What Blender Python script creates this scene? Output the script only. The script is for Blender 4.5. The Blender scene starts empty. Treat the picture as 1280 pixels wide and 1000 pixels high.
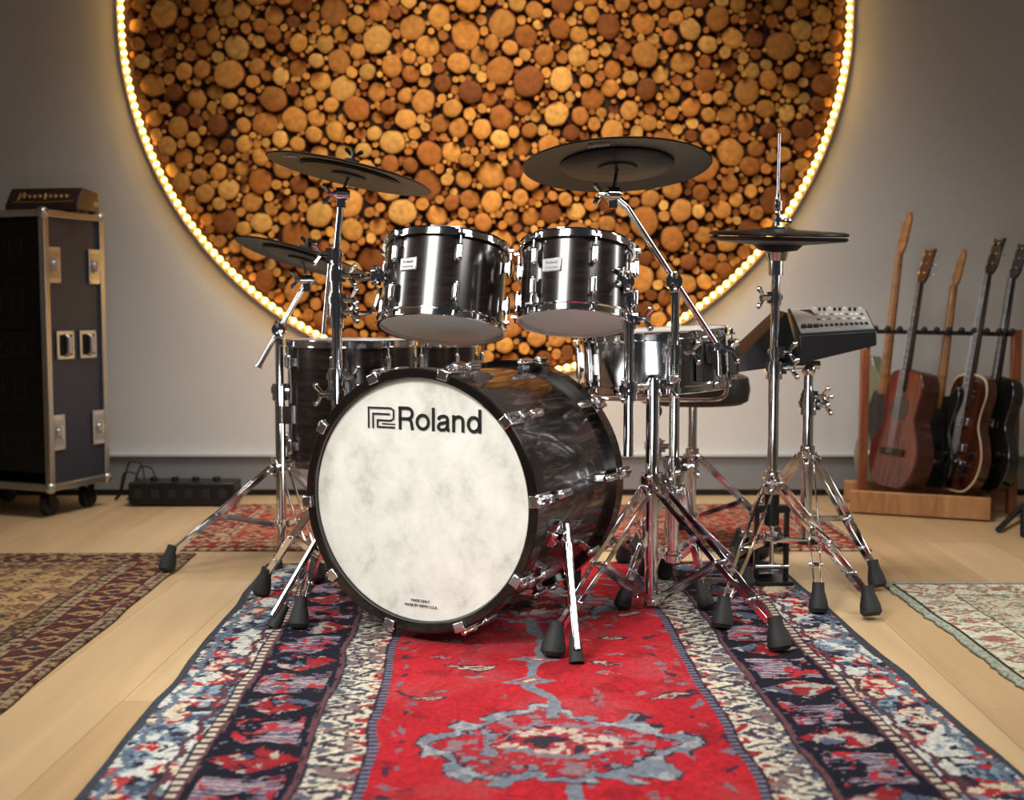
import bpy, bmesh, math, random
import numpy as np
from mathutils import Vector, Matrix
random.seed(7)
PI=math.pi; V=Vector
C=bpy.context.scene.collection
F=1500.0; H=.74; T=math.atan(115/1500); cT=math.cos(T); sT=math.sin(T)
def ray(px,py):
    cx=(px-640)/F; cy=(500-py)/F
    return V((cx, cT+cy*sT, -sT+cy*cT))
def pp(px,py,Y):
    d=ray(px,py); t=Y/d.y; return V((d.x*t, Y, H+d.z*t))
def fp(px,py,z=0.006):
    d=ray(px,py); t=(z-H)/d.z; return V((d.x*t, d.y*t, z))
def lin(r,g,b):
    f=lambda c:(c/255/12.92 if c/255<=.04045 else ((c/255+.055)/1.055)**2.4)
    return (f(r),f(g),f(b))
# ---------------- materials
def mat(name,col,rough=.5,metal=0,coat=0,emit=None,es=0,bump=0,bs=200,var=0,vs=6,spec=.5):
    m=bpy.data.materials.new(name); m.use_nodes=True; nt=m.node_tree; b=nt.nodes['Principled BSDF']
    b.inputs['Base Color'].default_value=(*col,1); b.inputs['Roughness'].default_value=rough
    b.inputs['Metallic'].default_value=metal; b.inputs['Coat Weight'].default_value=coat
    b.inputs['Coat Roughness'].default_value=.05; b.inputs['Specular IOR Level'].default_value=spec
    tc=nt.nodes.new('ShaderNodeTexCoord')
    if bump:
        n=nt.nodes.new('ShaderNodeTexNoise'); n.inputs['Scale'].default_value=bs; nt.links.new(tc.outputs['Object'],n.inputs['Vector'])
        bp=nt.nodes.new('ShaderNodeBump'); bp.inputs['Strength'].default_value=bump; bp.inputs['Distance'].default_value=.002
        nt.links.new(n.outputs['Fac'],bp.inputs['Height']); nt.links.new(bp.outputs['Normal'],b.inputs['Normal'])
    if var:
        n=nt.nodes.new('ShaderNodeTexNoise'); n.inputs['Scale'].default_value=vs; n.inputs['Detail'].default_value=5
        nt.links.new(tc.outputs['Object'],n.inputs['Vector'])
        r=nt.nodes.new('ShaderNodeValToRGB'); r.color_ramp.elements[0].position=.3; r.color_ramp.elements[1].position=.7
        r.color_ramp.elements[0].color=(*[c*(1-var) for c in col],1); r.color_ramp.elements[1].color=(*[min(1,c*(1+var)) for c in col],1)
        nt.links.new(n.outputs['Fac'],r.inputs['Fac']); nt.links.new(r.outputs['Color'],b.inputs['Base Color'])
    return m
def grain(name,c0,c1,scale=(3,3,40),rough=.3,coat=.4,det=6,dist=1.5,p0=.35,p1=.7,crough=.06):
    m=bpy.data.materials.new(name); m.use_nodes=True; nt=m.node_tree; b=nt.nodes['Principled BSDF']
    tc=nt.nodes.new('ShaderNodeTexCoord'); mp=nt.nodes.new('ShaderNodeMapping'); mp.inputs['Scale'].default_value=scale
    n=nt.nodes.new('ShaderNodeTexNoise'); n.inputs['Scale'].default_value=1; n.inputs['Detail'].default_value=det; n.inputs['Distortion'].default_value=dist
    r=nt.nodes.new('ShaderNodeValToRGB'); r.color_ramp.elements[0].position=p0; r.color_ramp.elements[1].position=p1
    r.color_ramp.elements[0].color=(*c0,1); r.color_ramp.elements[1].color=(*c1,1)
    L=nt.links.new; L(tc.outputs['Object'],mp.inputs['Vector']); L(mp.outputs['Vector'],n.inputs['Vector']); L(n.outputs['Fac'],r.inputs['Fac']); L(r.outputs['Color'],b.inputs['Base Color'])
    b.inputs['Roughness'].default_value=rough; b.inputs['Coat Weight'].default_value=coat; b.inputs['Coat Roughness'].default_value=crough
    return m
def attr_mat(name,rough=.9,bump=.6,bs=500,nscale=60,amt=.25,sheen=0):
    m=bpy.data.materials.new(name); m.use_nodes=True; nt=m.node_tree; b=nt.nodes['Principled BSDF']; L=nt.links.new
    a=nt.nodes.new('ShaderNodeAttribute'); a.attribute_name='Col'
    tc=nt.nodes.new('ShaderNodeTexCoord'); n=nt.nodes.new('ShaderNodeTexNoise'); n.inputs['Scale'].default_value=nscale; n.inputs['Detail'].default_value=6
    L(tc.outputs['Object'],n.inputs['Vector'])
    mr=nt.nodes.new('ShaderNodeMapRange'); mr.inputs[1].default_value=.3; mr.inputs[2].default_value=.7; mr.inputs[3].default_value=1-amt; mr.inputs[4].default_value=1+amt
    L(n.outputs['Fac'],mr.inputs[0])
    mx=nt.nodes.new('ShaderNodeVectorMath'); mx.operation='SCALE'; L(a.outputs['Color'],mx.inputs[0]); L(mr.outputs[0],mx.inputs['Scale'])
    L(mx.outputs[0],b.inputs['Base Color']); b.inputs['Roughness'].default_value=rough
    n2=nt.nodes.new('ShaderNodeTexNoise'); n2.inputs['Scale'].default_value=bs; L(tc.outputs['Object'],n2.inputs['Vector'])
    bp=nt.nodes.new('ShaderNodeBump'); bp.inputs['Strength'].default_value=bump; bp.inputs['Distance'].default_value=.002
    L(n2.outputs['Fac'],bp.inputs['Height']); L(bp.outputs['Normal'],b.inputs['Normal'])
    b.inputs['Specular IOR Level'].default_value=.2
    return m
chrome=mat('chrome',(.78,.78,.80),.08,1)
chrome2=mat('satin_chrome',(.70,.70,.72),.2,1)
alu=mat('aluminium',(.46,.45,.43),.34,1,bump=.1)
alu2=mat('latch_steel',(.6,.59,.56),.32,.9)
rubber=mat('black_rubber',(.010,.010,.011),.65,bump=.2)
blackp=mat('black_plastic',(.010,.010,.011),.4,bump=.05)
blackm=mat('black_metal',(.02,.02,.022),.3,.6)
cymm=mat('cymbal_black',(.0035,.0035,.004),.42,0,bump=.1,bs=900,spec=.2)
cymm2=mat('cymbal_ring',(.0045,.0045,.005),.45,spec=.2)
shellm=grain('ebony_gloss_shell',lin(17,12,11),lin(52,39,36),(5,5,60),.22,.6,8,1.2,.4,.8,.12)
def bass_shell_mat():
    m=bpy.data.materials.new('ebony_streaked_shell'); m.use_nodes=True; nt=m.node_tree; b=nt.nodes['Principled BSDF']; L=nt.links.new
    tc=nt.nodes.new('ShaderNodeTexCoord'); mp=nt.nodes.new('ShaderNodeMapping'); mp.inputs['Scale'].default_value=(6,6,80); mp.inputs['Rotation'].default_value=(.22,.1,0)
    n=nt.nodes.new('ShaderNodeTexNoise'); n.inputs['Scale'].default_value=1; n.inputs['Detail'].default_value=4; n.inputs['Distortion'].default_value=1.1; n.inputs['Roughness'].default_value=.5
    r=nt.nodes.new('ShaderNodeValToRGB'); e=r.color_ramp.elements; e[0].position=.46; e[0].color=(*lin(15,11,11),1); e[1].position=.59; e[1].color=(*lin(30,23,22),1); x=e.new(.64); x.color=(*lin(84,73,71),1); y=e.new(.67); y.color=(*lin(24,18,18),1)
    L(tc.outputs['Object'],mp.inputs['Vector']); L(mp.outputs[0],n.inputs['Vector']); L(n.outputs['Fac'],r.inputs['Fac']); L(r.outputs['Color'],b.inputs['Base Color'])
    b.inputs['Roughness'].default_value=.22; b.inputs['Coat Weight'].default_value=.7; b.inputs['Coat Roughness'].default_value=.05
    return m
hoopm=grain('black_wood_hoop',lin(12,9,9),lin(24,18,17),(8,8,8),.25,.6)
whead=mat('white_drumhead',lin(240,240,236),.45,var=.04,vs=8)
meshh=mat('mesh_head',lin(190,186,178),.6)
textm=mat('black_ink',(.008,.008,.01),.5)
greyink=mat('grey_ink',(.40,.40,.40),.5)
silverm=mat('badge_silver',(.62,.62,.63),.35,.7)
badgeink=mat('badge_ink',(.12,.12,.12),.5)
goldm=mat('gold_paint',lin(190,144,78),.4,.4)
navyp=mat('case_laminate',lin(38,42,56),.45,bump=.2,bs=60)
darkin=mat('rack_black',lin(12,12,13),.6,spec=.3)
maple=grain('maple_neck',lin(150,98,52),lin(180,130,76),(4,4,30),.35,.4)
mahog=grain('mahogany',lin(60,20,14),lin(118,50,32),(30,30,2),.35,.5)
mahog2=grain('mahogany_side',lin(46,18,13),lin(78,32,22),(20,20,3),.35,.5)
darkneck=grain('rosewood',lin(54,24,16),lin(88,44,28),(20,20,3),.35,.4)
rosef=mat('dark_fretboard',lin(32,19,15),.5)
gblack=mat('guitar_black',(.008,.008,.008),.18,coat=.6)
gpale=mat('guitar_pale_green',lin(116,118,92),.3,coat=.4)
gburst=grain('guitar_sunburst',lin(38,17,11),lin(84,38,20),(10,10,2),.22,.6)
cream=mat('cream_plastic',lin(235,228,205),.4)
binding_m=mat('aged_binding',lin(196,180,144),.45)
oak=grain('rack_oak',lin(154,102,60),lin(198,146,94),(20,3,3),.5,.1)
oakd=grain('rack_post_wood',lin(118,62,36),lin(158,90,54),(20,20,3),.45,.2)
stringm=mat('string_steel',(.5,.5,.5),.3,1)
feltm=mat('felt_black',(.02,.02,.02),.9)
# ---------------- builder
W={}
def par(o,parent):
    if parent is not None: o.parent=parent; W[o.name]=W[parent.name].copy()
    else: W[o.name]=Matrix()
def thing(name,label,cat,loc=(0,0,0),rz=0,group=None):
    o=bpy.data.objects.new(name,None); C.objects.link(o); o.empty_display_size=.05
    o.location=loc; o.rotation_euler=(0,0,rz); o['label']=label; o['category']=cat
    if group: o['group']=group
    W[o.name]=Matrix.Translation(V(loc))@Matrix.Rotation(rz,4,'Z'); return o
def tag(o,label,cat,group=None):
    o['label']=label; o['category']=cat
    if group: o['group']=group
    return o
def frame(o,z,hint=(1,0,0)):
    z=V(z).normalized(); h=V(hint); x=(h-z*h.dot(z))
    if x.length<1e-4: h=V((0,1,0)); x=(h-z*h.dot(z))
    x.normalize(); y=z.cross(x); m=Matrix.Identity(4)
    for i in range(3): m[i][0]=x[i]; m[i][1]=y[i]; m[i][2]=z[i]; m[i][3]=V(o)[i]
    return m
class MB:
    def __init__(s,M=None): s.bm=bmesh.new(); s.M=M if M is not None else Matrix()
    def add(s,vs,fs,M=None):
        MM=s.M@M if M is not None else s.M
        v=[s.bm.verts.new(MM@V(p)) for p in vs]
        for f in fs:
            try: s.bm.faces.new([v[i] for i in f])
            except ValueError: pass
        return s
    def box(s,c,sz,M=None):
        c=V(c); x,y,z=[k/2 for k in sz]
        vs=[c+V((a*x,b*y,d*z)) for d in(-1,1) for b in(-1,1) for a in(-1,1)]
        return s.add(vs,[(0,2,3,1),(4,5,7,6),(0,1,5,4),(2,6,7,3),(0,4,6,2),(1,3,7,5)],M)
    def lathe(s,prof,n=40,M=None,closed=False):
        vs=[];rows=[]
        for r,z in prof:
            if r<1e-6: rows.append([len(vs)]*n); vs.append(V((0,0,z)))
            else:
                rows.append(list(range(len(vs),len(vs)+n)))
                vs+= [V((r*math.cos(2*PI*i/n),r*math.sin(2*PI*i/n),z)) for i in range(n)]
        fs=[]; m=len(prof)
        for k in range(m if closed else m-1):
            a=rows[k]; b=rows[(k+1)%m]
            for i in range(n):
                j=(i+1)%n; f=[]
                for q in (a[i],a[j],b[j],b[i]):
                    if q not in f: f.append(q)
                if len(f)>2: fs.append(f)
        return s.add(vs,fs,M)
    def tube(s,p0,p1,r0,r1=None,n=14):
        p0=V(p0);p1=V(p1); r1=r0 if r1 is None else r1; d=(p1-p0); L=d.length
        if L<1e-6: return s
        return s.lathe([(0,0),(r0,0),(r1,L),(0,L)],n,frame(p0,d,(.3,.9,.1)))
    def path(s,pts,r,n=10):
        pts=[V(p) for p in pts]; rows=[];vs=[];x=None
        for i,p in enumerate(pts):
            d=(pts[min(i+1,len(pts)-1)]-pts[max(i-1,0)]).normalized()
            if x is None: x=d.orthogonal().normalized()
            else: x=(x-d*x.dot(d)).normalized()
            y=d.cross(x); rows.append(range(len(vs),len(vs)+n))
            vs+=[p+(x*math.cos(2*PI*k/n)+y*math.sin(2*PI*k/n))*r for k in range(n)]
        fs=[]
        for a,b in zip(rows,rows[1:]):
            for k in range(n): fs.append((a[k],a[(k+1)%n],b[(k+1)%n],b[k]))
        fs.append(tuple(rows[0])); fs.append(tuple(reversed(rows[-1])))
        return s.add(vs,fs)
    def prism(s,poly,z0,z1,M=None):
        n=len(poly); vs=[V((x,y,z0)) for x,y in poly]+[V((x,y,z1)) for x,y in poly]
        fs=[tuple(reversed(range(n))),tuple(range(n,2*n))]+[(i,(i+1)%n,n+(i+1)%n,n+i) for i in range(n)]
        return s.add(vs,fs,M)
    def strip(s,p0,p1,w,t,side):
        p0=V(p0);p1=V(p1); d=(p1-p0); L=d.length; M=frame((p0+p1)/2,d,side)
        return s.box((0,0,0),(t,w,L),M)
    def ribbon(s,pts,w,t=.0008,M=None,closed=False):
        P=[V((a,b)) for a,b in pts]; n=len(P); Lf=[];Rt=[]
        for i in range(n):
            a=P[(i-1)%n] if (closed or i>0) else P[i]; c=P[(i+1)%n] if (closed or i<n-1) else P[i]
            d1=(P[i]-a); d2=(c-P[i])
            if d1.length<1e-9: d1=d2
            if d2.length<1e-9: d2=d1
            d1=d1.normalized(); d2=d2.normalized(); n1=V((-d1.y,d1.x)); n2=V((-d2.y,d2.x)); m=(n1+n2); m=m.normalized() if m.length>1e-6 else n1
            k=min(1.6,1/max(.3,m.dot(n1))); Lf.append(P[i]+m*w/2*k); Rt.append(P[i]-m*w/2*k)
        vs=[V((p.x,p.y,t)) for p in Lf+Rt]+[V((p.x,p.y,0)) for p in Lf+Rt]; fs=[]
        for i in range(n if closed else n-1):
            j=(i+1)%n; fs+=[(i,j,n+j,n+i),(2*n+i,3*n+i,3*n+j,2*n+j),(i,2*n+i,2*n+j,j),(n+i,n+j,3*n+j,3*n+i)]
        if not closed: fs+=[(0,n,3*n,2*n),(n-1,3*n-1,4*n-1,2*n-1)]
        return s.add(vs,fs,M)
    def ball(s,c,r,n=12,sc=(1,1,1),M=None):
        k=8; Mx=Matrix.Translation(V(c))@Matrix.Diagonal((*sc,1))
        if M is not None: Mx=M@Mx
        return s.lathe([(r*math.sin(PI*i/k),-r*math.cos(PI*i/k)) for i in range(k+1)],n,Mx)
    def build(s,name,m,parent=None,bev=0,ang=35,smooth=True,label=None):
        if parent is not None: s.bm.transform(W[parent.name].inverted())
        bmesh.ops.recalc_face_normals(s.bm,faces=s.bm.faces)
        me=bpy.data.meshes.new(name); s.bm.to_mesh(me); s.bm.free()
        if smooth: me.shade_smooth(); me.set_sharp_from_angle(angle=math.radians(ang))
        me.materials.append(m); o=bpy.data.objects.new(name,me); C.objects.link(o); par(o,parent)
        if bev:
            b=o.modifiers.new('bevel','BEVEL'); b.width=bev; b.segments=2; b.limit_method='ANGLE'; b.angle_limit=math.radians(40)
        if label: o['label']=label
        return o
def text(s,size,M,m,name,parent,ext=.0006,bold=0,sx=1):
    cu=bpy.data.curves.new(name,'FONT'); cu.body=s; cu.size=size; cu.extrude=ext; cu.align_x='CENTER'; cu.align_y='CENTER'; cu.offset=bold
    t=bpy.data.objects.new('tmp',cu); C.objects.link(t); bpy.context.view_layer.update()
    me=bpy.data.meshes.new_from_object(t.evaluated_get(bpy.context.evaluated_depsgraph_get()))
    C.objects.unlink(t); bpy.data.objects.remove(t)
    me.transform(W[parent.name].inverted()@M@Matrix.Diagonal((sx,1,1,1))); me.materials.clear(); me.materials.append(m); me.name=name
    o=bpy.data.objects.new(name,me); C.objects.link(o); par(o,parent); return o
def catmull(P,k=6,closed=True):
    out=[];n=len(P)
    for i in range(n if closed else n-1):
        g=(lambda j:P[j%n]) if closed else (lambda j:P[max(0,min(n-1,j))])
        p0,p1,p2,p3=[V(g(i+q)) for q in(-1,0,1,2)]
        for q in range(k):
            t=q/k; out.append(.5*((2*p1)+(p2-p0)*t+(2*p0-5*p1+4*p2-p3)*t*t+(3*p1-p0-3*p2+p3)*t**3))
    if not closed: out.append(V(P[-1]))
    return out
def struct(o): o['kind']='structure'; return o
# ================= SETTING
WY=4.72
def floor_mat():
    m=bpy.data.materials.new('wood_floor'); m.use_nodes=True; nt=m.node_tree; b=nt.nodes['Principled BSDF']; L=nt.links.new
    tc=nt.nodes.new('ShaderNodeTexCoord'); mp=nt.nodes.new('ShaderNodeMapping'); mp.inputs['Rotation'].default_value=(0,0,PI/2+.029)
    br=nt.nodes.new('ShaderNodeTexBrick'); br.offset=.37; br.inputs['Scale'].default_value=1; br.inputs['Brick Width'].default_value=1.6; br.inputs['Row Height'].default_value=.2
    br.inputs['Mortar Size'].default_value=.0009; br.inputs['Color1'].default_value=(*lin(204,174,132),1); br.inputs['Color2'].default_value=(*lin(188,156,114),1); br.inputs['Mortar'].default_value=(*lin(156,122,84),1)
    n=nt.nodes.new('ShaderNodeTexNoise'); mp2=nt.nodes.new('ShaderNodeMapping'); mp2.inputs['Scale'].default_value=(18,1.1,1); n.inputs['Scale'].default_value=1; n.inputs['Detail'].default_value=6; n.inputs['Distortion'].default_value=.8
    mr=nt.nodes.new('ShaderNodeMapRange'); mr.inputs[1].default_value=.3; mr.inputs[2].default_value=.7; mr.inputs[3].default_value=.9; mr.inputs[4].default_value=1.06
    vm=nt.nodes.new('ShaderNodeVectorMath'); vm.operation='SCALE'
    L(tc.outputs['Object'],mp.inputs['Vector']); L(mp.outputs[0],br.inputs['Vector']); L(tc.outputs['Object'],mp2.inputs['Vector']); L(mp2.outputs[0],n.inputs['Vector'])
    L(n.outputs['Fac'],mr.inputs[0]); L(br.outputs['Color'],vm.inputs[0]); L(mr.outputs[0],vm.inputs['Scale']); L(vm.outputs[0],b.inputs['Base Color'])
    b.inputs['Roughness'].default_value=.36
    return m
struct(MB().box((0,2,-.05),(6.4,5.6,.1)).build('floor',floor_mat()))
wallm=mat('painted_wall',lin(206,203,198),.75,var=.03,vs=1.5,bump=.15,bs=120)
struct(MB().box((0,WY+.05,1.65),(6.4,.1,3.3)).build('wall_back',wallm))
struct(MB().box((-3.15,2,1.65),(.1,5.44,3.3)).build('wall_left',wallm))
struct(MB().box((3.15,2,1.65),(.1,5.44,3.3)).build('wall_right',wallm))
bbm=mat('baseboard_grey',lin(128,130,133),.5); 
ztop=pp(640,569,WY).z; zmid=pp(640,611,WY).z
struct(MB().box((0,WY-.012,(ztop+zmid)/2),(6.2,.024,ztop-zmid)).build('baseboard_back',bbm,bev=.003))
struct(MB().box((0,WY-.02,ztop+.004),(6.2,.04,.012)).build('trim_1',mat('ledge_lit',lin(190,192,194),.4),bev=.002))  # light falling on the ledge top is put into its paler colour
struct(MB().box((0,WY-.005,zmid/2),(6.2,.01,zmid)).build('toe_shade',mat('toe_gap_shade',lin(30,28,27),.7)))  # flat dark strip paints the shade in the gap under the baseboard
# ---- round log wall panel (circle fitted on the wall plane)
fitp=[(142,0),(153,100),(188,200),(250,300),(318,375),(1070,0),(1058,100),(1025,200),(966,300),(900,378)]
fw=[pp(a,b_,WY-.04) for a,b_ in fitp]
Am=np.array([[2*p.x,2*p.z,1] for p in fw]); bv=np.array([p.x**2+p.z**2 for p in fw]); s_=np.linalg.lstsq(Am,bv,rcond=None)[0]
ccx,ccz=float(s_[0]),float(s_[1]); RR=math.sqrt(float(s_[2])+ccx**2+ccz**2)-.012
cc=V((ccx,WY,ccz))
panel=thing('log_slice_panel','huge round wall panel of cut log ends with a glowing rim light','wall panel',(cc.x,WY,cc.z))
PM=Matrix(((1,0,0,cc.x),(0,0,-1,WY),(0,1,0,cc.z),(0,0,0,1)))
MB(PM).lathe([(0,.001),(RR,.001),(RR,.02),(0,.02)],128).build('backing_board',mat('dark_backing',lin(48,23,12),.85,var=.3,vs=20),panel)
MB(PM).lathe([(RR+.004,.001),(RR+.012,.001),(RR+.012,.028),(RR+.004,.028)],160,closed=True).build('rim',mat('rim_paint',lin(190,170,140),.5),panel)
ledm=bpy.data.materials.new('led_glow'); ledm.use_nodes=True; nt=ledm.node_tree; b=nt.nodes['Principled BSDF']
a=nt.nodes.new('ShaderNodeAttribute'); a.attribute_name='Col'; nt.links.new(a.outputs['Color'],b.inputs['Emission Color']); b.inputs['Emission Strength'].default_value=1; b.inputs['Base Color'].default_value=(.1,.06,.03,1)
NB=260; NL=NB*6; bm=bmesh.new(); cl=bm.verts.layers.float_color.new('Col'); rows=[]; rl=random.Random(9)
prof=[(.0065,(2.6,1.05,.14)),(.0070,(3.6,1.6,.26)),(.0095,(11,6.2,1.5)),(.0110,(18,11.5,3.6)),(.0095,(11,6.2,1.5)),(.0070,(3.6,1.6,.26))]
for i in range(NL):
    if i%6==0: jit=rl.uniform(.7,1.35)
    t=2*PI*i/NL; row=[]; rr,cv=prof[i%6]
    for q in range(8):
        f=2*PI*q/8; r=RR-.010+rr*math.cos(f); z=.045+rr*math.sin(f)
        v=bm.verts.new(PM@V((r*math.cos(t),r*math.sin(t),z))); v[cl]=(cv[0]*jit,cv[1]*jit,cv[2]*jit,1); row.append(v)
    rows.append(row)
for i in range(NL):
    for q in range(8): bm.faces.new((rows[i][q],rows[i][(q+1)%8],rows[(i+1)%NL][(q+1)%8],rows[(i+1)%NL][q]))
x=MB(); x.bm=bm; x.build('light_strip',ledm,panel)
circ=np.zeros((7000,3)); nc=0; rng=random.Random(3); WTOP=2.3-ccz
for r,att in ((.054,70),(.047,150),(.040,600),(.034,2200),(.028,6000),(.023,11000),(.018,15000),(.0135,17000),(.0098,15000)):
    for _ in range(att):
        q=rng.uniform(-RR,RR); w=rng.uniform(-RR,WTOP); rr=r*rng.uniform(.86,1.1)
        if math.hypot(q,w)+rr>RR-.024: continue
        if nc:
            d=np.hypot(circ[:nc,0]-q,circ[:nc,1]-w)-circ[:nc,2]-rr
            if d.min()<-.0055: continue
        if nc<7000: circ[nc]=(q,w,rr); nc+=1
pal=[lin(226,158,74),lin(212,142,66),lin(234,174,90),lin(198,126,58),lin(176,106,46),lin(220,150,72),lin(148,86,40)]
def slice_geo(bm,cl,q,w,r,R):
    n=16 if r>.025 else 10; base=R.choice(pal); g=R.uniform(.68,1.14); dep=.02+R.uniform(.006,.048); ph=R.uniform(0,6)
    cols=[tuple(c*g*.86 for c in base),tuple(c*g for c in base),tuple(c*g*.95 for c in base),lin(116,64,30),lin(60,32,17)]
    rad=[r*(1+.06*math.sin(2*t*2*PI/n+ph)+.035*math.sin(5*t*2*PI/n+ph*2)) for t in range(n)]
    c0=bm.verts.new(PM@V((q,w,dep))); c0[cl]=(*cols[0],1); prev=None
    for k,(f,z) in enumerate(((.35,dep),(.88,dep),(1,dep-.004),(1,.02))):
        row=[]
        for t in range(n):
            an=2*PI*t/n; v=bm.verts.new(PM@V((q+rad[t]*f*math.cos(an),w+rad[t]*f*math.sin(an),z))); v[cl]=(*cols[k+1],1); row.append(v)
        for t in range(n):
            if prev is None: bm.faces.new((c0,row[t],row[(t+1)%n]))
            else: bm.faces.new((prev[t],row[t],row[(t+1)%n],prev[(t+1)%n]))
        prev=row
slm=attr_mat('log_end_grain',.75,.4,160,45,.22)
zv=pp(606,12,WY).z-ccz
order=sorted(range(nc),key=lambda i:-(circ[i,2]-(10 if circ[i,1]>zv else 0)))
R=random.Random(5); big=MB(); bl=big.bm.verts.layers.float_color.new('Col')
for k,i in enumerate(order):
    q,w,r=circ[i]
    if k<100:
        o=MB(); l=o.bm.verts.layers.float_color.new('Col'); slice_geo(o.bm,l,q,w,r,R); o.build('wood_slice',slm,panel,ang=50)
    else: slice_geo(big.bm,bl,q,w,r,R)
o=big.build('small_wood_slices',slm,panel,ang=50); o['kind']='stuff'
# ================= RUGS
TAB=np.random.RandomState(11).rand(256,256)
def vn(u,v,s,seed=0):
    x=u/s+seed*17.3+500; y=v/s+seed*31.7+500; xi=np.floor(x).astype(int); yi=np.floor(y).astype(int); fx=x-xi; fy=y-yi
    fx=fx*fx*(3-2*fx); fy=fy*fy*(3-2*fy); g=lambda a,b:TAB[a%256,b%256]
    return (g(xi,yi)*(1-fx)+g(xi+1,yi)*fx)*(1-fy)+(g(xi,yi+1)*(1-fx)+g(xi+1,yi+1)*fx)*fy
def fb(u,v,s,seed=0): return .55*vn(u,v,s,seed)+.28*vn(u,v,s*.5,seed+1)+.17*vn(u,v,s*.22,seed+2)
def qz(a,s): return (np.floor(a/s)+.5)*s
def setc(col,mask,c): col[mask]=np.array(lin(*c))
def tri(a): return np.abs((a%1)-.5)*2
def inpoly(px,py,poly):
    c=np.zeros(len(px),bool); n=len(poly)
    for i in range(n):
        x1,y1=poly[i]; x2,y2=poly[(i+1)%n]
        if y1==y2: continue
        m=((y1>py)!=(y2>py))&(px<(x2-x1)*(py-y1)/(y2-y1)+x1); c^=m
    return c
QO=[(0,.18),(.05,.18),(.05,.155),(.08,.155),(.095,.175),(.125,.15),(.105,.13),(.14,.115),(.16,.13),(.18,.095),(.165,.075),(.185,.055),(.21,.07),(.215,.035),(.235,.0)]
QI=[(0,.158),(.035,.158),(.035,.135),(.07,.132),(.088,.118),(.115,.105),(.13,.085),(.15,.075),(.16,.045),(.185,.03),(.20,0)]
QC=[(0,.07),(.03,.07),(.045,.05),(.075,.045),(.085,.022),(.11,.018),(.12,0)]
def rug_main(u,v):
    u0=u+(vn(u,v,.12,1)-.5)*.014
    wu=u0+(vn(u,v,.035,12)-.5)*.022+(vn(u,v,.012,14)-.5)*.008; wv=v+(vn(u,v,.035,13)-.5)*.022+(vn(u,v,.012,15)-.5)*.008
    mu=u0+(vn(u,v,.10,70)-.5)*.07+(vn(u,v,.018,72)-.5)*.014; mv=v+(vn(u,v,.10,71)-.5)*.07+(vn(u,v,.018,73)-.5)*.014
    uq=qz(u0,.005); vq=qz(v,.005); au=np.abs(uq)/.735; U=qz(wu,.0036); Vw=qz(wv,.0036); MU=qz(mu,.0045); MV=qz(mv,.0045)
    col=np.zeros((len(u),3)); col[:]=lin(172,24,36)
    n1=fb(uq,vq,.03,2); n2=fb(uq,vq,.06,5); n3=vn(uq,vq,.009,4); n4=fb(uq,vq*.35,.03,22)
    setc(col,n2>.64,(150,20,32)); setc(col,(n4>.70)&(n1>.52),(134,84,88))
    GR=(112,118,128); GD=(50,40,54)
    for mc in (1.10,1.97,2.93):
        X=np.abs(MU); Yy=np.abs(MV-mc)
        for sc_,c in ((1.03,GD),(1.0,GR)): setc(col,inpoly(X/sc_,Yy/sc_,QO+[(0,0)]),c)
        o_=inpoly(X,Yy,QO+[(0,0)]); setc(col,o_&(n1>.58),(146,146,148))
        setc(col,inpoly(X/1.03,Yy/1.03,QI+[(0,0)]),GD); ii=inpoly(X,Yy,QI+[(0,0)]); setc(col,ii,(164,26,38)); setc(col,ii&(n1>.57),(134,104,110)); setc(col,ii&(n1<.36),(78,34,50)); setc(col,ii&(n1<.32),GR)
        setc(col,inpoly(X/1.10,Yy/1.10,QC+[(0,0)]),GR); ic=inpoly(X,Yy,QC+[(0,0)]); setc(col,ic,(156,34,42)); setc(col,ic&(n1>.53)&(n3>.25),(184,164,148)); setc(col,ic&(n1<.40),GD)
    pole=(np.abs(MU)<.013)&(((vq>2.13)&(vq<2.8))|((vq>1.28)&(vq<1.80))); setc(col,pole,GR)
    for mc in (2.31,2.45,1.55):
        e=np.abs(MU)/.055+np.abs(MV-mc)/.035; setc(col,(e<1)&(e>.5),GR); setc(col,(e<=.5),(160,50,52)); setc(col,e<.28,(190,172,150))
    for sgn in (-1,1):
        for j,mc in enumerate(np.arange(1.12,3.4,.20)):
            if abs(mc+.1-1.98)>.17:
                e=np.abs(MU-sgn*(.19+.05*((j%3)-1)))/.045+np.abs(MV-mc-.1)/.022; setc(col,(e<1)&(e>.66),GD); setc(col,(e<.66)&(n3>.25),(176,156,136)); setc(col,(e<.3),(140,40,46))
        for j,mc in enumerate(np.arange(1.0,3.4,.11)):
            if abs(mc+.05-1.98)>.18:
                e=np.abs(MU-sgn*(.12+.07*(j%2)))/.024+np.abs(MV-mc-.05)/.009; setc(col,(e<1)&(n3>.3),(124,114,120))
        for j,mc in enumerate(np.arange(1.0,3.4,.062)):
            e=np.abs(MU-sgn*(.272))/.010+np.abs(MV-mc)/.016; setc(col,(e<1),(110,100,112) if j%2 else (70,34,50))
    m=(au>.405)&(au<.428); setc(col,m,(100,104,122)); setc(col,m&((v/.018)%1>.5),(68,44,62))
    m=(au>=.428)&(au<.56); f=(au-.428)/.132; setc(col,m,(196,186,164)); z=tri(Vw/.062)
    setc(col,m&(np.abs(f-.18-.64*z)<.13)&(n3>.2),(62,58,72)); setc(col,m&(f<z*.45-.1)&(n3>.3),(150,38,42)); setc(col,m&(f>.55+z*.5)&(n3>.3),(88,92,104)); setc(col,m&(n1>.62),(120,100,98)); setc(col,m&(n3>.82),(52,44,54)); setc(col,m&((f<.05)|(f>.95)),(44,36,46))
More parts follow.
